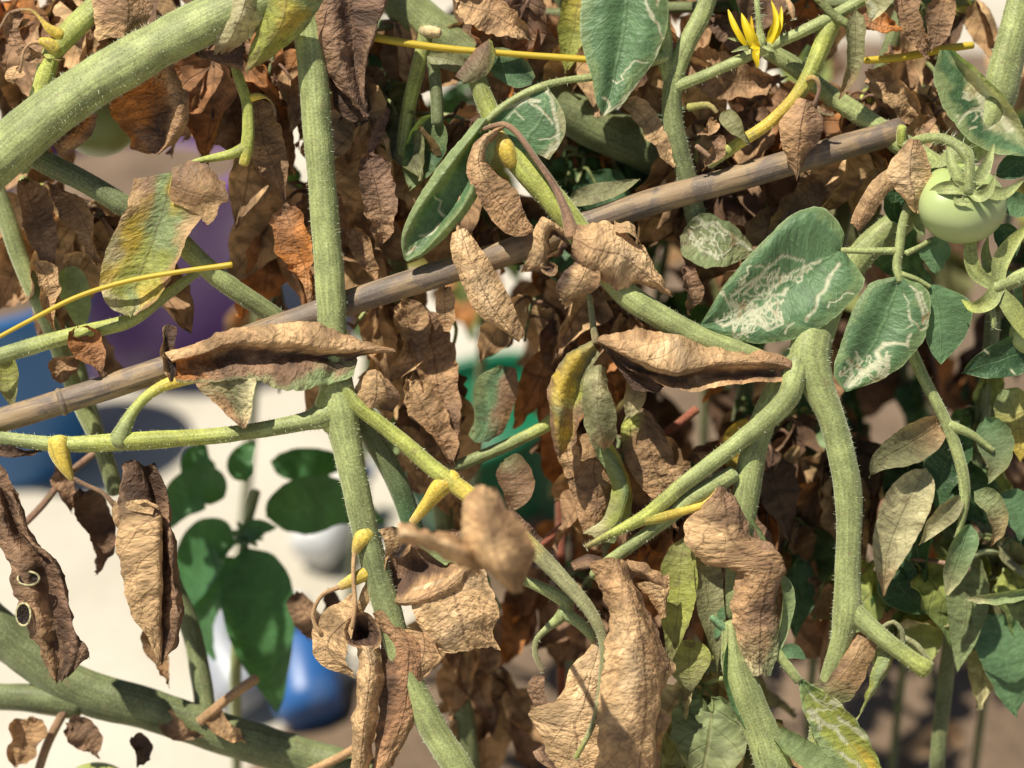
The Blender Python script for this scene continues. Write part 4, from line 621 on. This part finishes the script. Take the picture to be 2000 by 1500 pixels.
for mid, wd, c, ro in (('1760,-40,-60 1765,20,-52 1790,70,-52 1815,115,-58', 40, 'BMB', .3), ('1850,-30,-56 1835,40,-50 1822,100,-54', 34, 'MB', -.4), ('1695,140,-110 1735,170,-104 1770,205,-104 1800,245,-110', 50, 'MTM', .2), ('1815,225,-90 1790,260,-84 1750,300,-90', 34, 'BT', .3), ('890,5,-70 940,20,-60 990,45,-60 1040,80,-66', 46, 'TMT', .3), ('925,30,-64 940,70,-58 950,95,-60', 26, 'OD', .4), ('1330,120,-140 1400,150,-132 1470,165,-132 1540,150,-140', 56, 'BMB', .3), ('1390,40,-150 1430,60,-145 1460,110,-150', 40, 'DB', -.3), ('1600,350,-130 1560,390,-124 1500,470,-130', 50, 'MBM', .2), ('1660,30,-120 1720,50,-112 1760,60,-116', 40, 'BO', .2)): blade(Bp, mid, wd, c, 1.1, ro)
# mottled leaf and its neighbours
leaf(Bp, [('1395,955,10 1345,1015,15 1340,1055,18 1380,1105,20 1435,1115,15 1432,1180,15 1440,1250,15 1470,1318,10/1405,950,25 1390,1010,35 1400,1060,38 1430,1095,40 1475,1110,48 1465,1180,38 1465,1250,30 1478,1320,15/1415,952,15 1440,1010,20 1450,1050,24 1490,1075,32 1528,1095,28 1505,1180,25 1500,1240,22 1490,1320,13/1420,955,0 1445,1000,0 1465,1050,5 1510,1070,10 1530,1110,10 1520,1180,5 1522,1260,8 1505,1318,10', 'BTTTMTTP BTTMMBTP BBMMBBTV BBBBBBVL', dict(rag=.05))], mat='dry', amp=6, label='mottled tan and brown crumpled leaf above the young shoots')
stem(Bp, '1375,985,14,6 1392,972,16,6 1402,955,16,6', 'YB', name='petiole')
leaf(Bp, [('1445,1000,-8 1475,1030,-4 1495,1080,-2 1500,1110,-2/1460,1000,0 1490,1040,6 1502,1075,6 1503,1110,0', 'L L')], **g_)
blade(Bp, '1528,1120,0 1535,1170,6 1522,1240,6 1500,1310,6', 22, 'L', 1.0, mat='green', roll=.8, amp=1)
blade(Bp, '1335,1050,-14 1328,1120,-6 1322,1200,-4 1308,1300,-10', 44, 'VyyV', .8, mat='sick', roll=-.2, nr=6); blade(Bp, '1370,1060,-16 1380,1140,-10 1390,1230,-8 1402,1310,-14', 36, 'VVVV', 1.0, mat='sick', roll=.4)
blade(Bp, '1350,1250,-40 1345,1300,-34 1350,1350,-38', 50, 'yV', .5, mat='sick'); blade(Bp, '1420,1300,0 1432,1280,4 1440,1255,2', 22, 'G', .3, mat='green', amp=.5); blade(Bp, '1525,1275,2 1550,1272,6 1575,1288,6', 17, 'G', .3, mat='green', amp=.5); blade(Bp, '1412,1215,-6 1408,1200,-4 1415,1185,-4', 10, 'G', .2, mat='green', amp=0); blade(Bp, '1405,1225,-6 1400,1238,-4 1395,1248,-4', 9, 'G', .2, mat='green', amp=0)
mf = [ml('1580,1350 1600,1375 1625,1385 1640,1365 1625,1358', 4), ml('1585,1390 1610,1410 1635,1420 1650,1450', 5), ml('1640,1400 1660,1420 1690,1440', 7), ml('1640,1470 1670,1490 1690,1510', 5)]+squig(1625, 1390, 40, 30, 8, 2., seed=2)
leaf(Bp, [('1558,1328,4 1566,1375,14 1585,1430,18 1622,1482,16 1680,1545,8/1562,1328,6 1582,1378,8 1612,1430,8 1652,1482,8 1700,1545,6/1566,1328,4 1604,1378,-4 1642,1430,-6 1682,1482,-4 1720,1545,4/1570,1328,8 1628,1372,12 1668,1420,12 1702,1468,10 1732,1545,6/1572,1328,4 1638,1372,22 1680,1418,24 1708,1462,20 1738,1545,6', 'LLLLL lyyyY lyyYY lyyyY LPLLL', dict(mines=mf))], mat='green', amp=3, rag=.04, label='yellow green leaf with white squiggles and folded edge at the lower shoots')
blade(Bp, '1505,1425,4 1555,1465,14 1610,1500,14 1680,1540,10', 36, 'L', 1.1, mat='green', amp=1.5, roll=.3); blade(Bp, '1490,1440,10 1505,1480,16 1520,1530,16', 26, 'LP', .9, mat='green'); blade(Bp, '1425,1250,6 1420,1310,10 1440,1380,10 1480,1450,8', 22, 'G', .9, mat='green', roll=.7)
leaf(Bp, [('1668,1238,-12 1622,1290,-8 1605,1320,-8 1575,1345,-10/1692,1232,4 1665,1290,14 1640,1325,12 1605,1372,0/1718,1245,-8 1700,1300,0 1680,1340,4 1655,1375,0', 'MMDV MTML BMML'), ('1715,1240,-10 1748,1275,-4 1720,1340,0 1675,1405,-6/1730,1255,-4 1735,1290,8 1705,1345,8 1676,1404,-4/1705,1270,-16 1705,1310,-12 1690,1350,-10 1674,1402,-8', 'MLL LLP LyL')], mat='sick', amp=3, label='half brown half green curled leaf under the cut side stem')
stem(Bp, '1725,1225,-16,5 1745,1215,-14,5 1762,1235,-14,5 1762,1265,-16,4', 'V', name='petiole'); stem(Bp, '1765,1245,-20,6 1790,1260,-18,6 1812,1290,-18,5', 'V', name='petiole')
leaf(Bp, [('1158,670,-8 1105,692,-4 1072,755,0 1072,820,2 1078,860,0 1090,890,-6/1160,674,6 1118,712,14 1095,765,20 1092,820,20 1092,860,14 1094,890,-2/1164,680,-6 1138,730,-10 1122,780,-14 1115,830,-12 1108,862,-8 1098,888,-6/1168,690,4 1150,740,8 1138,790,6 1130,830,4 1120,860,0 1102,880,-6', 'VVBBBB VYYVYB VVyBYB VVVBBM', dict(rag=.05)),
          ('1150,715,4 1140,750,10 1136,800,12 1150,850,10 1165,880,4/1172,712,24 1168,750,34 1166,800,36 1175,850,30 1180,876,14/1188,718,4 1192,760,10 1200,800,12 1202,850,8 1190,875,4', 'VVVV VPVVM VVVVM', dict(rag=.05)), ('1128,850,-10 1138,880,-8 1132,905,-10/1150,845,-4 1160,872,0 1165,890,-6', 'M M')], mat='sick', amp=4.5, label='olive and yellow shrivelled leaf hanging below the brown stalk')
leaf(Bp, [('975,712,-108 935,735,-104 922,775,-104 926,815,-104 915,850,-108/985,715,-112 960,755,-108 952,790,-110 950,825,-110 935,862,-108/998,716,-108 982,760,-102 975,800,-102 968,830,-104 950,862,-108/1010,722,-112 1012,765,-112 1000,800,-112 985,840,-110 962,858,-110', 'LLLL gGGG BBBG BBMB', dict(rag=.05))], mat='sick', amp=3, label='blurred leaf with green left half and brown right half')
blade(Bp, '985,897,-90 1005,925,-82 1010,960,-82 995,1000,-90', 46, 'VBBB', .7, mat='sick')
leaf(Bp, [('1225,795,-90 1215,850,-86 1225,910,-86 1262,960,-86 1290,985,-90/1262,800,-84 1265,855,-74 1275,905,-72 1300,945,-76 1320,975,-88/1290,830,-92 1308,870,-88 1318,905,-88 1335,930,-88 1345,955,-92', 'VyBMM BMMTM BMBM'), ('1130,865,-86 1108,920,-80 1120,980,-80 1140,1045,-86/1165,860,-84 1160,920,-76 1165,975,-76 1160,1040,-84/1200,860,-90 1215,910,-90 1215,960,-90 1190,1010,-90', 'BMMM MMBM BBMM')], amp=5, label='blurred brown leaf halves around a green yellow midrib')
leaf(Bp, [('1130,855,-64 1170,900,-58 1195,950,-56 1180,1010,-58 1142,1040,-62/1155,850,-56 1195,895,-46 1222,950,-44 1205,1020,-48 1165,1052,-58/1185,852,-64 1212,895,-64 1232,950,-66 1228,1010,-66 1200,1060,-68', 'LLyPP LLLyP yYYLL', dict(rag=.03))], mat='green', amp=2)
blade(Bp, '1105,870,-76 1112,900,-70 1120,935,-74', 24, 'TM', 1.0)
blade(Bp, '1240,730,-40 1240,770,-36 1225,820,-40', 30, 'BP', .9, mat='sick'); blade(Bp, '1335,520,-20 1350,570,-16 1345,615,-20', 30, 'WM', 1.1, roll=.3)
# right-hand leaves
for mid, wd, c, cu, mt, ro in (('1845,820,-70 1790,860,-62 1720,900,-62 1700,930,-68', 46, 'MVV', .7, 'sick', .2), ('1810,915,-100 1770,990,-95 1735,1080,-95 1725,1165,-100', 54, 'PPPM', .8, 'sick', .1), ('1880,970,-60 1850,1000,-52 1820,1030,-52 1795,1065,-58', 26, 'VP', 1.0, 'sick', .3), ('1895,1025,-60 1880,1070,-52 1862,1120,-52 1850,1165,-58', 34, 'GLP', .9, 'green', .3), ('1905,960,-60 1935,985,-54 1950,1030,-54 1935,1065,-58', 34, 'LVM', 1.1, 'sick', .2), ('2040,1150,-60 1970,1165,-50 1930,1170,-50 1885,1170,-56', 20, 'LLP', 1.0, 'green', .2), ('1925,815,-70 1945,860,-64 1950,910,-64 1930,945,-66', 42, 'GV', .8, 'green', -.2), ('1960,960,-90 1985,1000,-84 1995,1060,-84', 40, 'G', .6, 'green', .3), ('1900,860,-70 1850,900,-100 1830,1000,-110', 50, 'g', .5, 'green', -.2), ('1880,1060,-160 1890,1180,-150 1870,1310,-150', 50, 'sL', .6, 'sick', 0), ('1640,1180,-260 1590,1160,-250 1560,1100,-250', 46, 'MB', .8, 'dry', .3), ('1460,820,-220 1430,870,-215 1440,940,-220', 30, 'Y', .6, 'sick', .2), ('1560,870,-240 1520,930,-230 1515,1010,-240', 24, 'TP', 1.0, 'sick', .2), ('1930,1200,-200 1960,1280,-190 1985,1400,-190', 60, 'G', .6, 'green', 0), ('1790,1190,-220 1800,1260,-215 1790,1320,-220', 50, 'yS', .6, 'green', 0), ('1960,760,-120 1990,820,-110 1995,900,-110', 50, 'LY', .6, 'sick', 0), ('1750,1090,-180 1760,1150,-170 1820,1200,-170', 46, 'g', .5, 'green', 0), ('1950,440,-60 1970,470,-55 1960,520,-55', 30, 'g', .6, 'green', 0), ('1840,360,-90 1800,330,-85 1790,400,-90', 40, 'g', .5, 'green', 0)):
    blade(Bp, mid, wd, c, cu, ro, mat=mt)

# ---- tomato with calyx
def fruit(parent, cx, cy, z, r, squash, axis, cols='LLSL', label=None, name='tomato'):
    ax = np.array(axis, float); ax /= np.linalg.norm(ax); a = np.array([1., 0, 0]); a -= ax*(a@ax); a /= np.linalg.norm(a); b = np.cross(ax, a); n = 30; ph = np.linspace(0.02, math.pi-.02, n); th = np.linspace(0, 2*math.pi, 40, endpoint=False)
    t, p = np.meshgrid(th, ph, indexing='ij'); rr = np.sin(p)*(1+.018*np.cos(5*t)*np.sin(p)**2); hh = np.cos(p)*squash-.13*np.exp(-(p/.38)**2)
    G = np.array([cx, cy, z])+r*(rr[..., None]*(np.cos(t)[..., None]*a+np.sin(t)[..., None]*b)+hh[..., None]*ax); C = colgrad(cols, n)[None].repeat(40, 0)
    mb = MB(); mb.grid(wpos(G), C, G, np.stack([t, p, t], -1), np.zeros(t.shape), closed=True); o = mb.build(name, 'tomato', parent, origin=wpos(np.array([cx, cy, z])))
    if label: o['label'] = label
    return o
PAL['q'] = (.37, .45, .16); PAL['Q'] = (.43, .50, .23)
tom = fruit(Bp, 1878, 398, 0, 88, .86, (.1, -.86, .5), 'qqQQq', label='small pale green unripe tomato')
def sepal(par, pts, w, cols='S'):
    mb = MB(); loft_into(mb, blade_rails(pts, w, .7, nr=4, wave=0, base=.8), cols, amp=.6, rag=0, nu=6, nv=16); return mb.build('sepal', 'stem', par)
for s_, wd in (('1892,372,78 1868,366,84 1840,368,72 1812,376,48', 17), ('1890,368,78 1872,345,86 1856,315,80 1850,285,70', 15), ('1896,366,78 1915,345,86 1930,315,84 1942,280,80', 16), ('1894,374,80 1912,384,92 1932,372,100 1944,340,104', 13), ('1896,372,78 1925,372,80 1960,378,66 2000,352,50', 16), ('1885,372,74 1870,390,86 1880,396,90 1900,396,92', 10)): sepal(tom, s_, wd)
stem(tom, '1893,374,76,13 1894,345,82,11 1893,312,80,11 1888,300,78,14 1870,284,66,11 1838,270,40,10 1800,272,10,10 1770,285,-30,9', 'SSSSS', name='pedicel', hairs=2.2, hl=20, hpar=tom)
# second truss, fruit stalk and faded flower at the right edge
tr = stem(Bp, '2060,520,0,17 2010,535,4,16 1970,552,8,15 1945,562,10,13', 'S', name='truss_stalk', hairs=2., hl=12)
for s_, wd in (('1945,560,14 1905,530,24 1895,480,26 1912,430,16 1935,420,12', 18), ('1950,555,14 1955,510,22 1985,465,20 2020,430,10', 20), ('1950,560,16 1930,590,24 1900,600,22 1878,585,18', 20), ('1948,568,14 1975,600,20 2000,640,16 2030,690,8', 22), ('1945,555,10 1930,520,6 1925,490,0 1930,460,-4', 14)): sepal(tr, s_, wd, 'Sy')
stem(tr, '1935,600,14,7 1940,620,14,6 1942,640,12,6', 'S', name='stigma', hairs=3, hl=14, hpar=tr)
fruit(Bp, 2012, 655, -30, 42, .9, (0, -.9, .3), 'qqQ', label='green fruit cut by the right edge of the frame'); fruit(A, 195, 238, -330, 76, .9, (0, -.95, .2), 'SqS', label='blurred green tomato behind the thick stem'); fruit(Cp, 190, 1555, -260, 74, .9, (0, -.9, .4), 'yLy', label='blurred green tomato at the lower edge'); fruit(Ep, 600, 500, -900, 40, .9, (0, -.9, .4), 'qq')
# ---- flower
fl = stem(Bp, '1480,-60,-16,5 1478,-10,-14,6 1481,30,-12,6 1484,60,-10,7 1486,80,-8,11 1484,92,-4,8', 'S', name='flower', hairs=3., hl=14, label='yellow star shaped tomato flower')
def petal(pts, w, cols='Y', nm='petal'):
    mb = MB(); loft_into(mb, blade_rails(pts, w, .9, nr=5, wave=0, base=.6), cols, amp=.8, rag=0, nu=8, nv=18); mb.build(nm, 'petal', fl)
PAL['F'] = (.85, .66, .02); PAL['f'] = (.72, .48, .01)
petal('1478,92,6 1466,70,16 1455,45,14 1448,25,6', 14, 'F'); petal('1458,90,0 1445,70,6 1432,45,4 1422,18,-2', 9, 'F'); petal('1500,82,0 1512,55,8 1516,35,6 1506,0,-4', 10, 'F'); petal('1505,84,-6 1518,60,0 1524,40,0 1526,12,-6', 9, 'F'); petal('1470,80,-12 1468,55,-12 1467,30,-14', 8, 'f'); petal('1480,94,8 1476,105,16 1478,120,16 1480,133,12', 9, 'fF', 'stamen_cone')
petal('1484,90,6 1470,88,12 1460,84,10', 10, 'F')
for s_ in ('1470,92,2 1450,94,8 1428,102,2', '1490,90,4 1505,96,10 1522,104,6', '1460,80,-10 1440,78,-8 1420,74,-10', '1500,75,-10 1520,60,-8 1535,45,-8'): sepal(fl, s_, 5)
stem(Bp, '1530,-30,-20,3 1538,0,-16,4 1545,15,-12,7 1548,28,-10,5 1550,38,-8,2', 'SMB', name='dried_flower', mat='twig', hairs=3, hl=8)

# ---- background stems and leaves, each leaf on its own stalk
rng = random.Random(11)
DOWN = np.array([0, math.cos(PITCH), -math.sin(PITCH)])          # gravity in pixel space
OPEN = ((880, 1060, 640, 960), (1690, 1980, 1290, 1550), (330, 500, 320, 480), (200, 340, 560, 720), (0, 560, 830, 1600), (390, 490, 250, 330), (640, 740, 640, 760))     # gaps in the foliage
def hang(parent, p, cols, mat, ln, wd, lat=None):
    a = rng.uniform(-1.1, 1.1) if lat is None else lat
    out = np.array([math.sin(a)*.9, rng.uniform(-.4, .5), rng.uniform(-.2, .9)]); out /= np.linalg.norm(out)
    s1 = np.array(p)+out*rng.uniform(18, 45); dr = DOWN*rng.uniform(.7, 1.1)+out*rng.uniform(.1, .7)+np.array([rng.uniform(-.5, .5), 0, rng.uniform(-.3, .4)]); dr /= np.linalg.norm(dr)
    bend = np.array([rng.uniform(-.5, .5), .3, rng.uniform(-.4, .4)]); mid = [list(s1+dr*ln*t+bend*ln*t*t*.5) for t in (0, .25, .5, .75, 1.)]
    ctr = s1+dr*ln*.5
    if parent in (Cp, Fp, Ep) and any(x0 < ctr[0] < x1 and y0 < ctr[1] < y1 for x0, x1, y0, y1 in OPEN): return None
    mb = MB(); loft_into(mb, blade_rails(mid, wd, rng.uniform(.5, 1.5), rng.uniform(-.9, .9), rng.uniform(-1, 1), nr=5, skew=rng.uniform(-.4, .4), wave=rng.uniform(.05, .22)), cols, amp=6, rag=.12, nu=11, nv=18, freq=1/45.); mat0 = mat; mat = mat+'_far'
    tube_into(mb, [list(p)+[4.5], list((np.array(p)+s1)/2-DOWN*6)+[3.5], list(s1)+[3.5], list(s1+dr*ln*.15)+[2.5]], 'W' if mat0 == 'dry' else 'S', ns=5, step=14)
    return mb.build('leaf', mat, parent)
BST = []
def back(parent, pts, n, pool, r0=(90, 170), col='s', wd=(.26, .42), foot_=None, t0=0., t1=1.):
    q = P4(pts); BST.append((parent, resample(np.array(q)[:, :3], 40)))
    if foot_ is not None: q = down(q, foot_)
    stem(parent, q, col, ns=10, hairs=0)
    c = resample(np.array(P4(pts))[:, :3], 60)
    for k in range(n):
        i = int((t0+(t1-t0)*(k+rng.random())/n)*59); cl, mt = rng.choice(pool); ln = rng.uniform(*r0); hang(parent, c[i], cl, mt, ln, ln*rng.uniform(*wd))
DRY = [('BMB', 'dry'), ('MTB', 'dry'), ('TM', 'dry'), ('OBM', 'dry'), ('DB', 'dry'), ('WBD', 'dry'), ('MB', 'dry'), ('TTM', 'dry'), ('BO', 'dry')]
MIX = DRY+[('VyB', 'sick'), ('gG', 'green'), ('GL', 'green'), ('sV', 'sick')]
GRN = [('g', 'green'), ('G', 'green'), ('GL', 'green'), ('Ly', 'sick'), ('VP', 'sick'), ('yG', 'sick')]
back(Cp, '330,-80,-300,18 420,60,-320,18 470,250,-340,17 520,470,-370,16 560,700,-400,15', 15, MIX)
back(Cp, '700,-80,-260,20 730,150,-280,20 760,400,-300,20 800,650,-330,20 850,900,-360,20 890,1200,-400,20 920,1500,-440,20', 30, MIX, foot_=fC)
back(Fp, '1090,-80,-330,20 1060,250,-340,20 1080,500,-350,20 1130,800,-370,20 1200,1100,-400,20 1260,1500,-450,20', 30, MIX, foot_=fC+np.array([.05, 0, 0]))
back(Fp, '1350,-80,-300,18 1440,200,-320,18 1490,480,-350,18 1450,800,-390,18 1400,1150,-430,18 1380,1500,-470,18', 30, MIX, foot_=fC+np.array([.1, .02, 0]))
back(Fp, '1800,-80,-200,18 1720,150,-240,18 1660,350,-280,18 1620,600,-320,18 1600,800,-350,18', 18, MIX)
back(Cp, '20,-80,-260,16 70,120,-280,16 60,350,-300,16 120,600,-330,16 190,850,-380,16', 13, DRY, (90, 150))
back(Cp, '450,20,-220,12 650,50,-230,12 900,40,-240,12 1200,20,-250,12 1500,10,-250,12 1900,0,-250,12', 26, DRY)
back(Fp, '1950,520,-260,16 1920,800,-280,16 1880,1050,-300,16 1850,1300,-330,16 1830,1500,-360,16', 10, GRN, (80, 140), t1=.6, foot_=fB+np.array([.12, .1, 0]))
back(Cp, '-80,1160,-260,44 0,1235,-260,45 70,1290,-262,45 150,1345,-265,46 300,1388,-270,43 450,1438,-275,41 600,1482,-280,40 740,1530,-285,40', 3, DRY, (70, 100), t0=.55, t1=.8, foot_=fC)
stem(Cp, '-60,1358,-262,27 60,1364,-262,27 150,1376,-265,30', 's', ns=12); stem(Cp, '330,1130,-300,20 372,1230,-300,20 392,1320,-290,20 405,1420,-275,20', 's', ns=12)
stem(Cp, '30,1040,-200,7 80,990,-205,7 130,930,-210,7 190,880,-220,7', 'W', mat='twig', name='twig'); stem(Cp, '390,1410,-230,10 450,1360,-235,10 500,1325,-240,10', 'M', mat='twig', name='twig'); stem(Cp, '130,1380,-250,9 90,1460,-250,9 60,1560,-250,9', 'B', mat='twig', name='twig'); stem(Cp, '600,1510,-220,9 680,1470,-220,9 760,1420,-225,9', 'M', mat='twig', name='twig'); stem(Cp, '1050,1070,-260,9 1110,1020,-260,9 1160,985,-262,9', 'R', mat='twig', name='twig'); stem(Cp, '1270,870,-260,9 1310,840,-260,9 1360,800,-262,9', 'R', mat='twig', name='twig')
for mid, wd, c in (('150,960,-190 180,1010,-185 200,1060,-185 190,1125,-190', 42, 'BDB'), ('110,910,-180 130,950,-180 140,1000,-185', 30, 'B'), ('290,1190,-200 300,1260,-200 330,1340,-205', 26, 'M'), ('60,1400,-220 50,1440,-220 30,1500,-225', 45, 'M'), ('130,1420,-220 170,1440,-220 190,1480,-225', 36, 'B'), ('260,1440,-220 280,1460,-215 270,1500,-220', 22, 'D'), ('320,1390,-235 345,1420,-230 400,1440,-235', 28, 'MB'), ('400,1390,-230 440,1430,-225 480,1450,-230', 26, 'MT')): blade(Cp, mid, wd, c, 1.0, rng.uniform(-.5, .5), wave=.2)
# compound leaves: a stalk from the nearest stem with five to seven leaflets
def compound(parent, tgt, pool, ln=(105, 205), n=6, wd=(.3, .46)):
    tgt = np.array(tgt, float); best = None
    for pa, c in BST:
        if pa is not parent: continue
        dd = np.linalg.norm((c-tgt)*np.array([1, 1, .6]), axis=1); k = int(dd.argmin())
        if best is None or dd[k] < best[0]: best = (dd[k], c[k])
    s = best[1]; e = tgt+np.array([rng.uniform(-40, 40), rng.uniform(20, 90), rng.uniform(-20, 40)]); mid = (s+tgt)/2-DOWN*rng.uniform(5, 35)
    R = resample(np.array([s, mid, tgt, e]), 20); stem(parent, [list(p)+[7-4*i/19] for i, p in enumerate(R)], rng.choice(['s', 'W', 'y', 'S']), name='petiole', ns=6)
    pl = [rng.choice(pool) for _ in range(2)]
    for k in range(n):
        i = int(np.clip(19-(k//2)*3.2, 8, 19)); cl, mt = rng.choice(pl); l_ = rng.uniform(*ln)*(1.15 if k == 0 else 1); hang(parent, R[i], cl, mt, l_, l_*rng.uniform(*wd), lat=rng.uniform(.3, 1.3)*(-1 if k % 2 else 1) if k else None)
BST.append((Bp, resample(np.array([(1972, 100, -40), (1935, 230, -44), (1850, 335, -50), (1760, 430, -75), (1690, 490, -85), (1760, 640, -70), (1800, 730, -75), (1850, 830, -75), (1885, 960, -80), (1890, 1150, -120), (1860, 1400, -180)], float), 60))); BST.append((Bp, resample(np.array([(1430, 1220, -12), (1465, 1380, -8), (1525, 1550, -6)], float), 20))); BST.append((Bp, resample(np.array([(800, 20, -230), (1050, 185, -245), (1350, 328, -265)], float), 30)))
PALE = [('PT', 'sick'), ('VP', 'sick'), ('LV', 'sick'), ('TP', 'dry'), ('G', 'green')]
for pa, x0, x1, y0, y1, z0, z1, n, pool in ((Cp, 380, 620, -40, 200, -200, -120, 4, DRY), (Cp, 0, 200, -40, 260, -220, -140, 4, DRY), (Cp, 30, 220, 330, 500, -260, -160, 4, DRY), (Cp, 680, 980, 140, 420, -260, -130, 6, MIX), (Cp, 700, 900, 520, 820, -330, -180, 4, DRY), (Cp, 520, 620, 330, 520, -320, -200, 2, DRY), (Cp, 900, 1000, 1100, 1400, -500, -350, 2, DRY),
        (Bp, 1000, 1330, -60, 60, -240, -140, 4, DRY), (Cp, 40, 420, -110, 40, -300, -200, 4, DRY), (Fp, 1350, 1640, 60, 380, -260, -140, 6, DRY), (Fp, 1640, 1850, 40, 330, -260, -150, 4, DRY), (Fp, 1160, 1560, 740, 980, -320, -150, 7, DRY), (Fp, 950, 1150, 520, 650, -260, -180, 2, MIX), (Fp, 1000, 1300, 1050, 1400, -600, -250, 4, DRY), (Fp, 1450, 1700, 950, 1250, -450, -250, 4, MIX), (Bp, 1700, 2000, 750, 1150, -330, -160, 5, GRN), (Bp, 1300, 1480, 1300, 1420, -160, -80, 3, PALE), (Fp, 1080, 1330, 170, 330, -330, -290, 3, MIX), (Fp, 1130, 1330, 480, 620, -260, -180, 2, DRY), (Fp, 1480, 1700, 680, 900, -380, -230, 3, DRY)):
    for k in range(n):
        compound(pa, (x0+(x1-x0)*((k+rng.random())/n), rng.uniform(y0, y1), rng.uniform(z0, z1)), pool)
# unseen tops of the two near plants, added to shade the background
for pa, pts in ((A, '640,-80,-30,36 780,-280,-240,30 860,-560,-430,24 900,-800,-560,18'), (A, '605,-60,-5,26 420,-300,-220,24 330,-600,-420,18'), (Bp, '2030,-90,-45,33 1850,-330,-260,28 1650,-620,-480,22'), (Bp, '1400,-60,-60,18 1330,-300,-260,18 1230,-620,-460,16')):
    q = P4(pts); stem(pa, q, 'Ss', ns=12); BST.append((pa, resample(np.array(q)[:, :3], 40)))
for k in range(22):
    x = 150+(k+rng.random())*78; compound(A if x < 1000 else Bp, (x, rng.uniform(-560, -190), rng.uniform(-620, -230)), MIX+GRN, ln=(150, 230), wd=(.38, .5))
# row behind
for x, k in ((500, 12), (720, 16), (940, 18), (1160, 20), (1380, 20), (1600, 20), (1820, 20), (2040, 16)):
    f_ = fE+np.array([(x-1500)*PX*.9, rng.uniform(-.05, .15), 0]); z = -1250-rng.uniform(0, 350)
    back(Ep, f'{x+20},-220,{z},10 {x-15},100,{z},10 {x+10},420,{z},10 {x},700,{z},10', k, t1=(.3 if x < 400 else 1.), pool=MIX+GRN, r0=(100, 160), foot_=f_, wd=(.4, .55))
DKP = [('DB', 'dry'), ('B', 'dry'), ('BM', 'dry'), ('g', 'green'), ('gs', 'green'), ('OB', 'dry')]
for x, k in ((1120, 20), (1290, 24), (1450, 24), (1600, 24), (1780, 20), (1950, 16)):
    f_ = foot(x, -1300); z = -800-rng.uniform(0, 250)
    back(Ep, f'{x+20},420,{z},9 {x-15},700,{z},9 {x+10},950,{z},9 {x},1150,{z},9', k, DKP, (100, 150), foot_=f_, wd=(.4, .55))
# ---- pepper plant
PAL['p'] = (.075, .19, .075)
stem(Dp, down('500,960,-560,10 480,1040,-560,10 470,1150,-565,11 460,1300,-575,12', fD), 'Ss', ns=10)
for mid, wd, cu in (('480,1070,-545 500,1150,-530 515,1260,-530 545,1390,-545', 82, .5), ('520,1010,-560 580,985,-550 660,980,-550 750,1020,-560', 72, .45), ('440,970,-560 400,950,-555 350,980,-555 320,1040,-560', 52, .6), ('460,1060,-560 410,1060,-555 380,1130,-560 350,1200,-570', 58, .5), ('470,1090,-580 420,1150,-575 400,1220,-580 420,1290,-585', 52, .5), ('530,900,-600 560,905,-600 620,905,-600 700,900,-605', 38, .4), ('470,1040,-540 500,1030,-530 540,1030,-530', 20, .5), ('480,940,-580 470,900,-580 500,860,-585', 30, .5), ('400,950,-600 385,900,-600 400,860,-605', 40, .4)):
    blade(Dp, mid, wd, 'pp', cu, rng.uniform(-.7, .3), mat='pepper', amp=2, rag=.01, wave=.04)
for k in range(9):
    a = k*2.4; blade(Dp, f'480,1050,-545 {480+14*math.cos(a):.0f},{1045+10*math.sin(a):.0f},-538 {480+38*math.cos(a):.0f},{1045+30*math.sin(a):.0f},-535', 10, 'G', .5, mat='pepper', amp=0)
# fallen leaves on the soil and paving
for k in range(24):
    px, py = (rng.uniform(1000, 2050), rng.uniform(1000, 1550)) if k < 24 else (0, 0); g = ground_at(px, py, .026 if px > 640 else .006); ln = rng.uniform(.03, .055); a = rng.uniform(0, 6.28); mb = MB()
    mid = np.array([[math.cos(a)*t*ln, math.sin(a)*t*ln, .004+.010*math.sin(t*3)*rng.random()] for t in (0, .33, .66, 1)]); mid = [list(to_px(g+m)) for m in mid]
    z0 = math.exp(mid[0][2]*PX); loft_into(mb, blade_rails(mid, ln*.22/(PX*D0)*z0, rng.uniform(.3, 1.0), 0, 0, nr=5, wave=.15), rng.choice(['MT', 'BM', 'TT', 'DB']), amp=3, rag=.1, nu=9, nv=14)
    o = mb.build('fallen_leaf', 'dry', None); tag(o, 'fallen dry brown leaf lying on the ground under the plants', 'leaf', 'fallen leaves')
